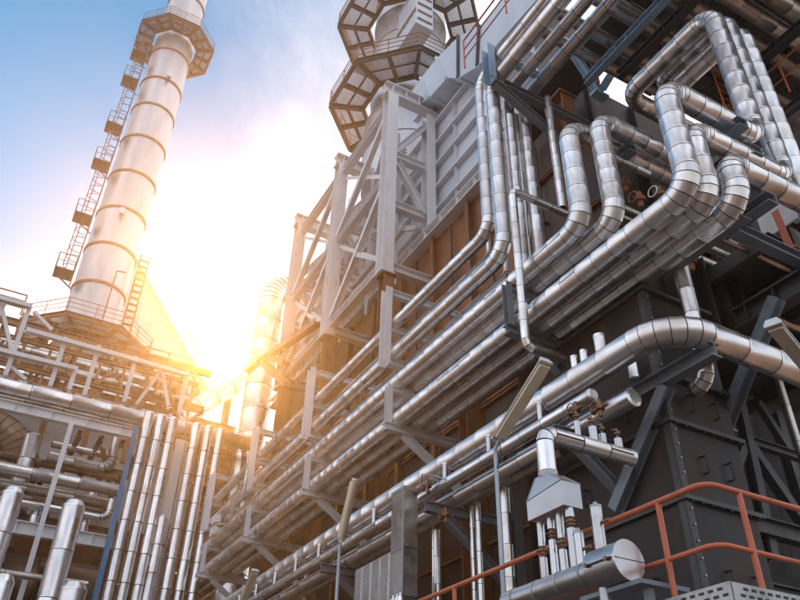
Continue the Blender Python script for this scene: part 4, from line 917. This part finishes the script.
MB().tube(V(CH.x, CH.y, 22), V(CH.x, CH.y, 24.0), 3.7, 48, 3.7).build('drum_base', 'orange_steel', ch)
for (px, py) in ((122, 213), (169, 77), (183, 33)):
    d = CAM - CH; d.z = 0; d = d.normalized(); q = P(px, py, 'y', CH.y-2.0); s_ = V(q.x-CH.x, q.y-CH.y, 0).normalized()*1.95
    c = V(CH.x+s_.x, CH.y+s_.y, q.z); MB().tube(c, c + s_.normalized()*.35, .2, 12).tube(c + s_.normalized()*.35, c + s_.normalized()*.42, .3, 12).build('nozzle', 'stack', ch)
bar(ch, 'vent_pipe', [V(CH.x+.6, CH.y-2.3, 30.2), V(CH.x+.6, CH.y-2.3, 34.3), V(CH.x+1.2, CH.y-2.3, 34.4)], .06, 'orange_steel', 6)
oct_platform('octagonal railed platform round the foot of the chimney', 28.9, 4.2, 2.25, CH, 'galv', 'orange_steel', 'orange_steel', 'chimney_platform', bh=.34)
zt_ = go(V(CH.x, CH.y, 60), 'z', 178, 48).z
oct_platform('octagonal railed platform near the top of the chimney', zt_, 3.35, 2.0, CH, 'galv', 'brown_steel', 'brown_steel', 'chimney_platform', bh=.34)
# caged ladder with landings up the chimney's left side
lx, ly = CH.x - 2.05, CH.y - .9
ld = thing('caged_ladder', 'brown caged ladder with small landings up the chimney side', 'ladder', V(lx, ly, 31))
for dy in (-.3, .3): bar(ld, 'stringer', [V(lx, ly+dy, 33), V(lx, ly+dy, zt_+1)], .05, 'brown_steel', 5)
for k in range(int((zt_-33)/.6)): bar(ld, 'rung', [V(lx, ly-.3, 33.3+k*.6), V(lx, ly+.3, 33.3+k*.6)], .03, 'brown_steel', 4)
for k in range(int((zt_-34)/.85)):
    z = 34.4 + k*.85
    bar(ld, 'cage_hoop', [V(lx - .85*math.sin(a), ly - .45*math.cos(a), z) for a in [math.pi*j/6 for j in range(7)]], .035, 'brown_steel', 4)
for a in (.25, .5, .75): bar(ld, 'cage_strap', [V(lx - .85*math.sin(a*math.pi), ly - .45*math.cos(a*math.pi), 34.4), V(lx - .85*math.sin(a*math.pi), ly - .45*math.cos(a*math.pi), zt_)], .03, 'brown_steel', 4)
for i, py in enumerate((273, 218, 165, 128, 82, 56)):
    z = go(V(lx, ly, 40), 'z', 425 - (py+770)*.35, py).z
    lp = MB().box((lx-1.25, ly-.8, z-.06), (lx-.05, ly+.6, z)).build('landing', 'brown_steel', ld)
    rail_parts(ld, [V(lx-.05, ly-.8, z), V(lx-1.25, ly-.8, z), V(lx-1.25, ly+.6, z)], 1.2, .035, 'brown_steel', (.5,), False, .8, n=4)
    beam(ld, 'bracket', V(lx-1.15, ly, z-.08), V(lx+.2, ly, z-1.0), prof_L(.12), 'brown_steel')
# straight ladder at the chimney's right foot
rl = thing('foot_ladder', 'wide rung ladder on the right side of the chimney foot', 'ladder', V(CH.x+2.6, 48.6, 30))
lx2 = CH.x + 2.35; ly2 = 48.9
for dx in (-.32, .32): bar(rl, 'stringer', [V(lx2+dx, ly2, 30), V(lx2+dx, ly2, 37.2)], .07, 'orange_steel', 6)
for k in range(12): MB().box((lx2-.3, ly2-.12, 30.4+k*.57), (lx2+.3, ly2+.12, 30.46+k*.57)).build('rung', 'orange_steel', rl)
# pitched shed roof behind the chimney
sh = thing('pitched_roof', 'pale corrugated pitched roof behind the chimney foot', 'roof', V(3, 56, 20))
A_ = P(118, 232, 'y', 57); B_ = P(208, 396, 'y', 57)
n_ = 9
for k in range(n_):
    a0 = A_.lerp(B_, k/n_+.004); a1 = A_.lerp(B_, (k+1)/n_-.004)
    MB().add([a0, a1, V(a1.x, 57, 16), V(a0.x, 57, 16), a0+V(0,.08,0), a1+V(0,.08,0), V(a1.x, 57.08, 16), V(a0.x, 57.08, 16)], [(0,3,2,1),(4,5,6,7),(0,1,5,4),(2,3,7,6),(1,2,6,5),(0,4,7,3)]).build('gable_sheet', 'sheet', sh)
    MB().add([a0+V(0,-.3,.05), a1+V(0,-.3,.05), a1+V(0,9,.05), a0+V(0,9,.05), a0+V(0,-.3,.15), a1+V(0,-.3,.15), a1+V(0,9,.15), a0+V(0,9,.15)], [(0,3,2,1),(4,5,6,7),(0,1,5,4),(2,3,7,6),(1,2,6,5),(0,4,7,3)]).build('roof_sheet', 'sheet', sh)
for k in range(7): z = 18 + k*2.6; beam(sh, 'girt', V(A_.x, 56.9, z), V(min(B_.x, A_.x + (A_.z - z)/(A_.z-B_.z)*(B_.x-A_.x)), 56.9, z), prof_L(.14), 'galv')
beam(sh, 'rake_trim', A_ + V(0,-.32,.1), B_ + V(0,-.32,.1), prof_B(.18, .3), 'galv', V(0,1,0))
railing('handrail along the pitched roof edge', [A_.lerp(B_, .72) + V(0,-.5,.1), B_ + V(0,-.5,.1)], 1.3, .05, 'orange_steel', (.5,), sp=1.6)
# ================================================================ BETWEEN THE TWO BLOCKS
t = thing('end_wall', 'rust brown end wall closing the gap behind the tall vertical pipes', 'wall', V(4, 44, 0))
for i in range(5):
    for j in range(5): MB().box((4.2+i*2.2, 44, .02+j*4.5), (6.37+i*2.2, 44.1, 4.47+j*4.5)).build('wall_sheet', 'rust_wall', t)
    beam(t, 'rib', V(4.2+i*2.2, 43.88, 0), V(4.2+i*2.2, 43.88, 22.4), prof_I(.2, .18), 'rust_wall', V(0,1,0))
a = P(247, 470, 'y', 38)
pipe('fat silver pipe looping over at the far end of the white frame', [V(a.x, 38, 0), V(a.x, 38, go(a, 'z', 272, 282).z), V(a.x+5, 38, go(a, 'z', 272, 282).z)], 1.6, seg=1.5, er=1.0, gap=.04, n=28, gores=9)
t = thing('end_frame', 'pale outrigger frame in front of the fat looping pipe', 'steel frame', P(263, 362, 'y', 34.8))
for a, b in (((263, 362), (288, 385)), ((263, 360), (318, 322)), ((286, 362), (266, 358)), ((262, 358), (246, 372))):
    beam(t, 'member', P(*a, 'x', 9.9), P(*b, 'x', 9.9), prof_I(.34, .3), 'orange_steel', V(1,0,0))
fx = thing('far_tower', 'orange steel tower with pipes in the gap between the two blocks', 'steel frame', V(8.5, 42, 0))
for x in (6.8, 8.8, 10.8): beam(fx, 'column', V(x, 42, 0), V(x, 42, 22.8 + (x-6.8)*.5), prof_I(.4, .36), 'orange_steel', V(0,1,0))
for z in (14, 17, 19.4, 21.6): beam(fx, 'beam', V(6.3, 41.8, z), V(11.5, 41.8, z), prof_I(.4, .3), 'orange_steel')
for z in (17.1, 19.5): MB().box((6.0, 40.4, z+.2), (11.5, 42.5, z+.28)).build('deck', 'orange_steel', fx)
beam(fx, 'brace', V(6.9, 41.9, 17.2), V(10.7, 41.9, 21.4), prof_L(.3), 'orange_steel', V(0,1,0))
beam(fx, 'brace', V(6.9, 41.7, 21.4), V(10.7, 41.7, 17.2), prof_L(.3), 'orange_steel', V(0,1,0))
pipe('inclined duct climbing the far orange tower', [V(7.0, 41, 20.4), V(11.5, 41, 24.8)], 1.1, 'alum', seg=1.2, gap=.04)
pipe('vertical silver pipe on the far orange tower', [V(7.2, 40.6, 10), V(7.2, 40.6, 21.8)], .7, seg=1.3, gap=.04, caps=(0, .2))
pipe('short fat cross pipe below the far orange tower', [V(7.4, 36, 18.1), V(10.4, 36, 18.1), V(10.4, 36, 14)], .7, seg=1, gap=.04)
t = thing('tracer_cluster', 'thin bent tracer tubing climbing over the far end of the rack pipes', 'tubing', V(7.6, 28, 11))
for k, pp in enumerate((((243, 480), (236, 500), (230, 520), (222, 530), (210, 534)), ((240, 492), (232, 508), (228, 524), (216, 524)), ((247, 470), (244, 492), (240, 500)))):
    bar(t, 'tubing', [P(a, b, 'x', 7.5) for a, b in pp], .035, 'alum', 5)
for (px, py) in ((214, 532), (216, 520)): q = P(px, py, 'x', 7.5); MB().box(q - V(.1, .25, .15), q + V(.1, .25, .15)).build('junction_box', 'white_steel', t)
# ================================================================ HAZE ADDED FOR THE WARM GLOW
hz = MB().box((-310, -310, -1), (310, 310, 77)).build('haze', 'core', kind='stuff', label='added haze giving the warm glow between the plant blocks')
hm = bpy.data.materials.new('haze'); hm.use_nodes = True; t = hm.node_tree; t.nodes.clear()
vo = nd(t, 'ShaderNodeVolumePrincipled'); vo.inputs['Color'].default_value = (1, .90, .80, 1)
vo.inputs['Density'].default_value = .0014; vo.inputs['Anisotropy'].default_value = .85
ou = nd(t, 'ShaderNodeOutputMaterial'); t.links.new(vo.outputs[0], ou.inputs['Volume'])
hz.data.materials.clear(); hz.data.materials.append(hm)
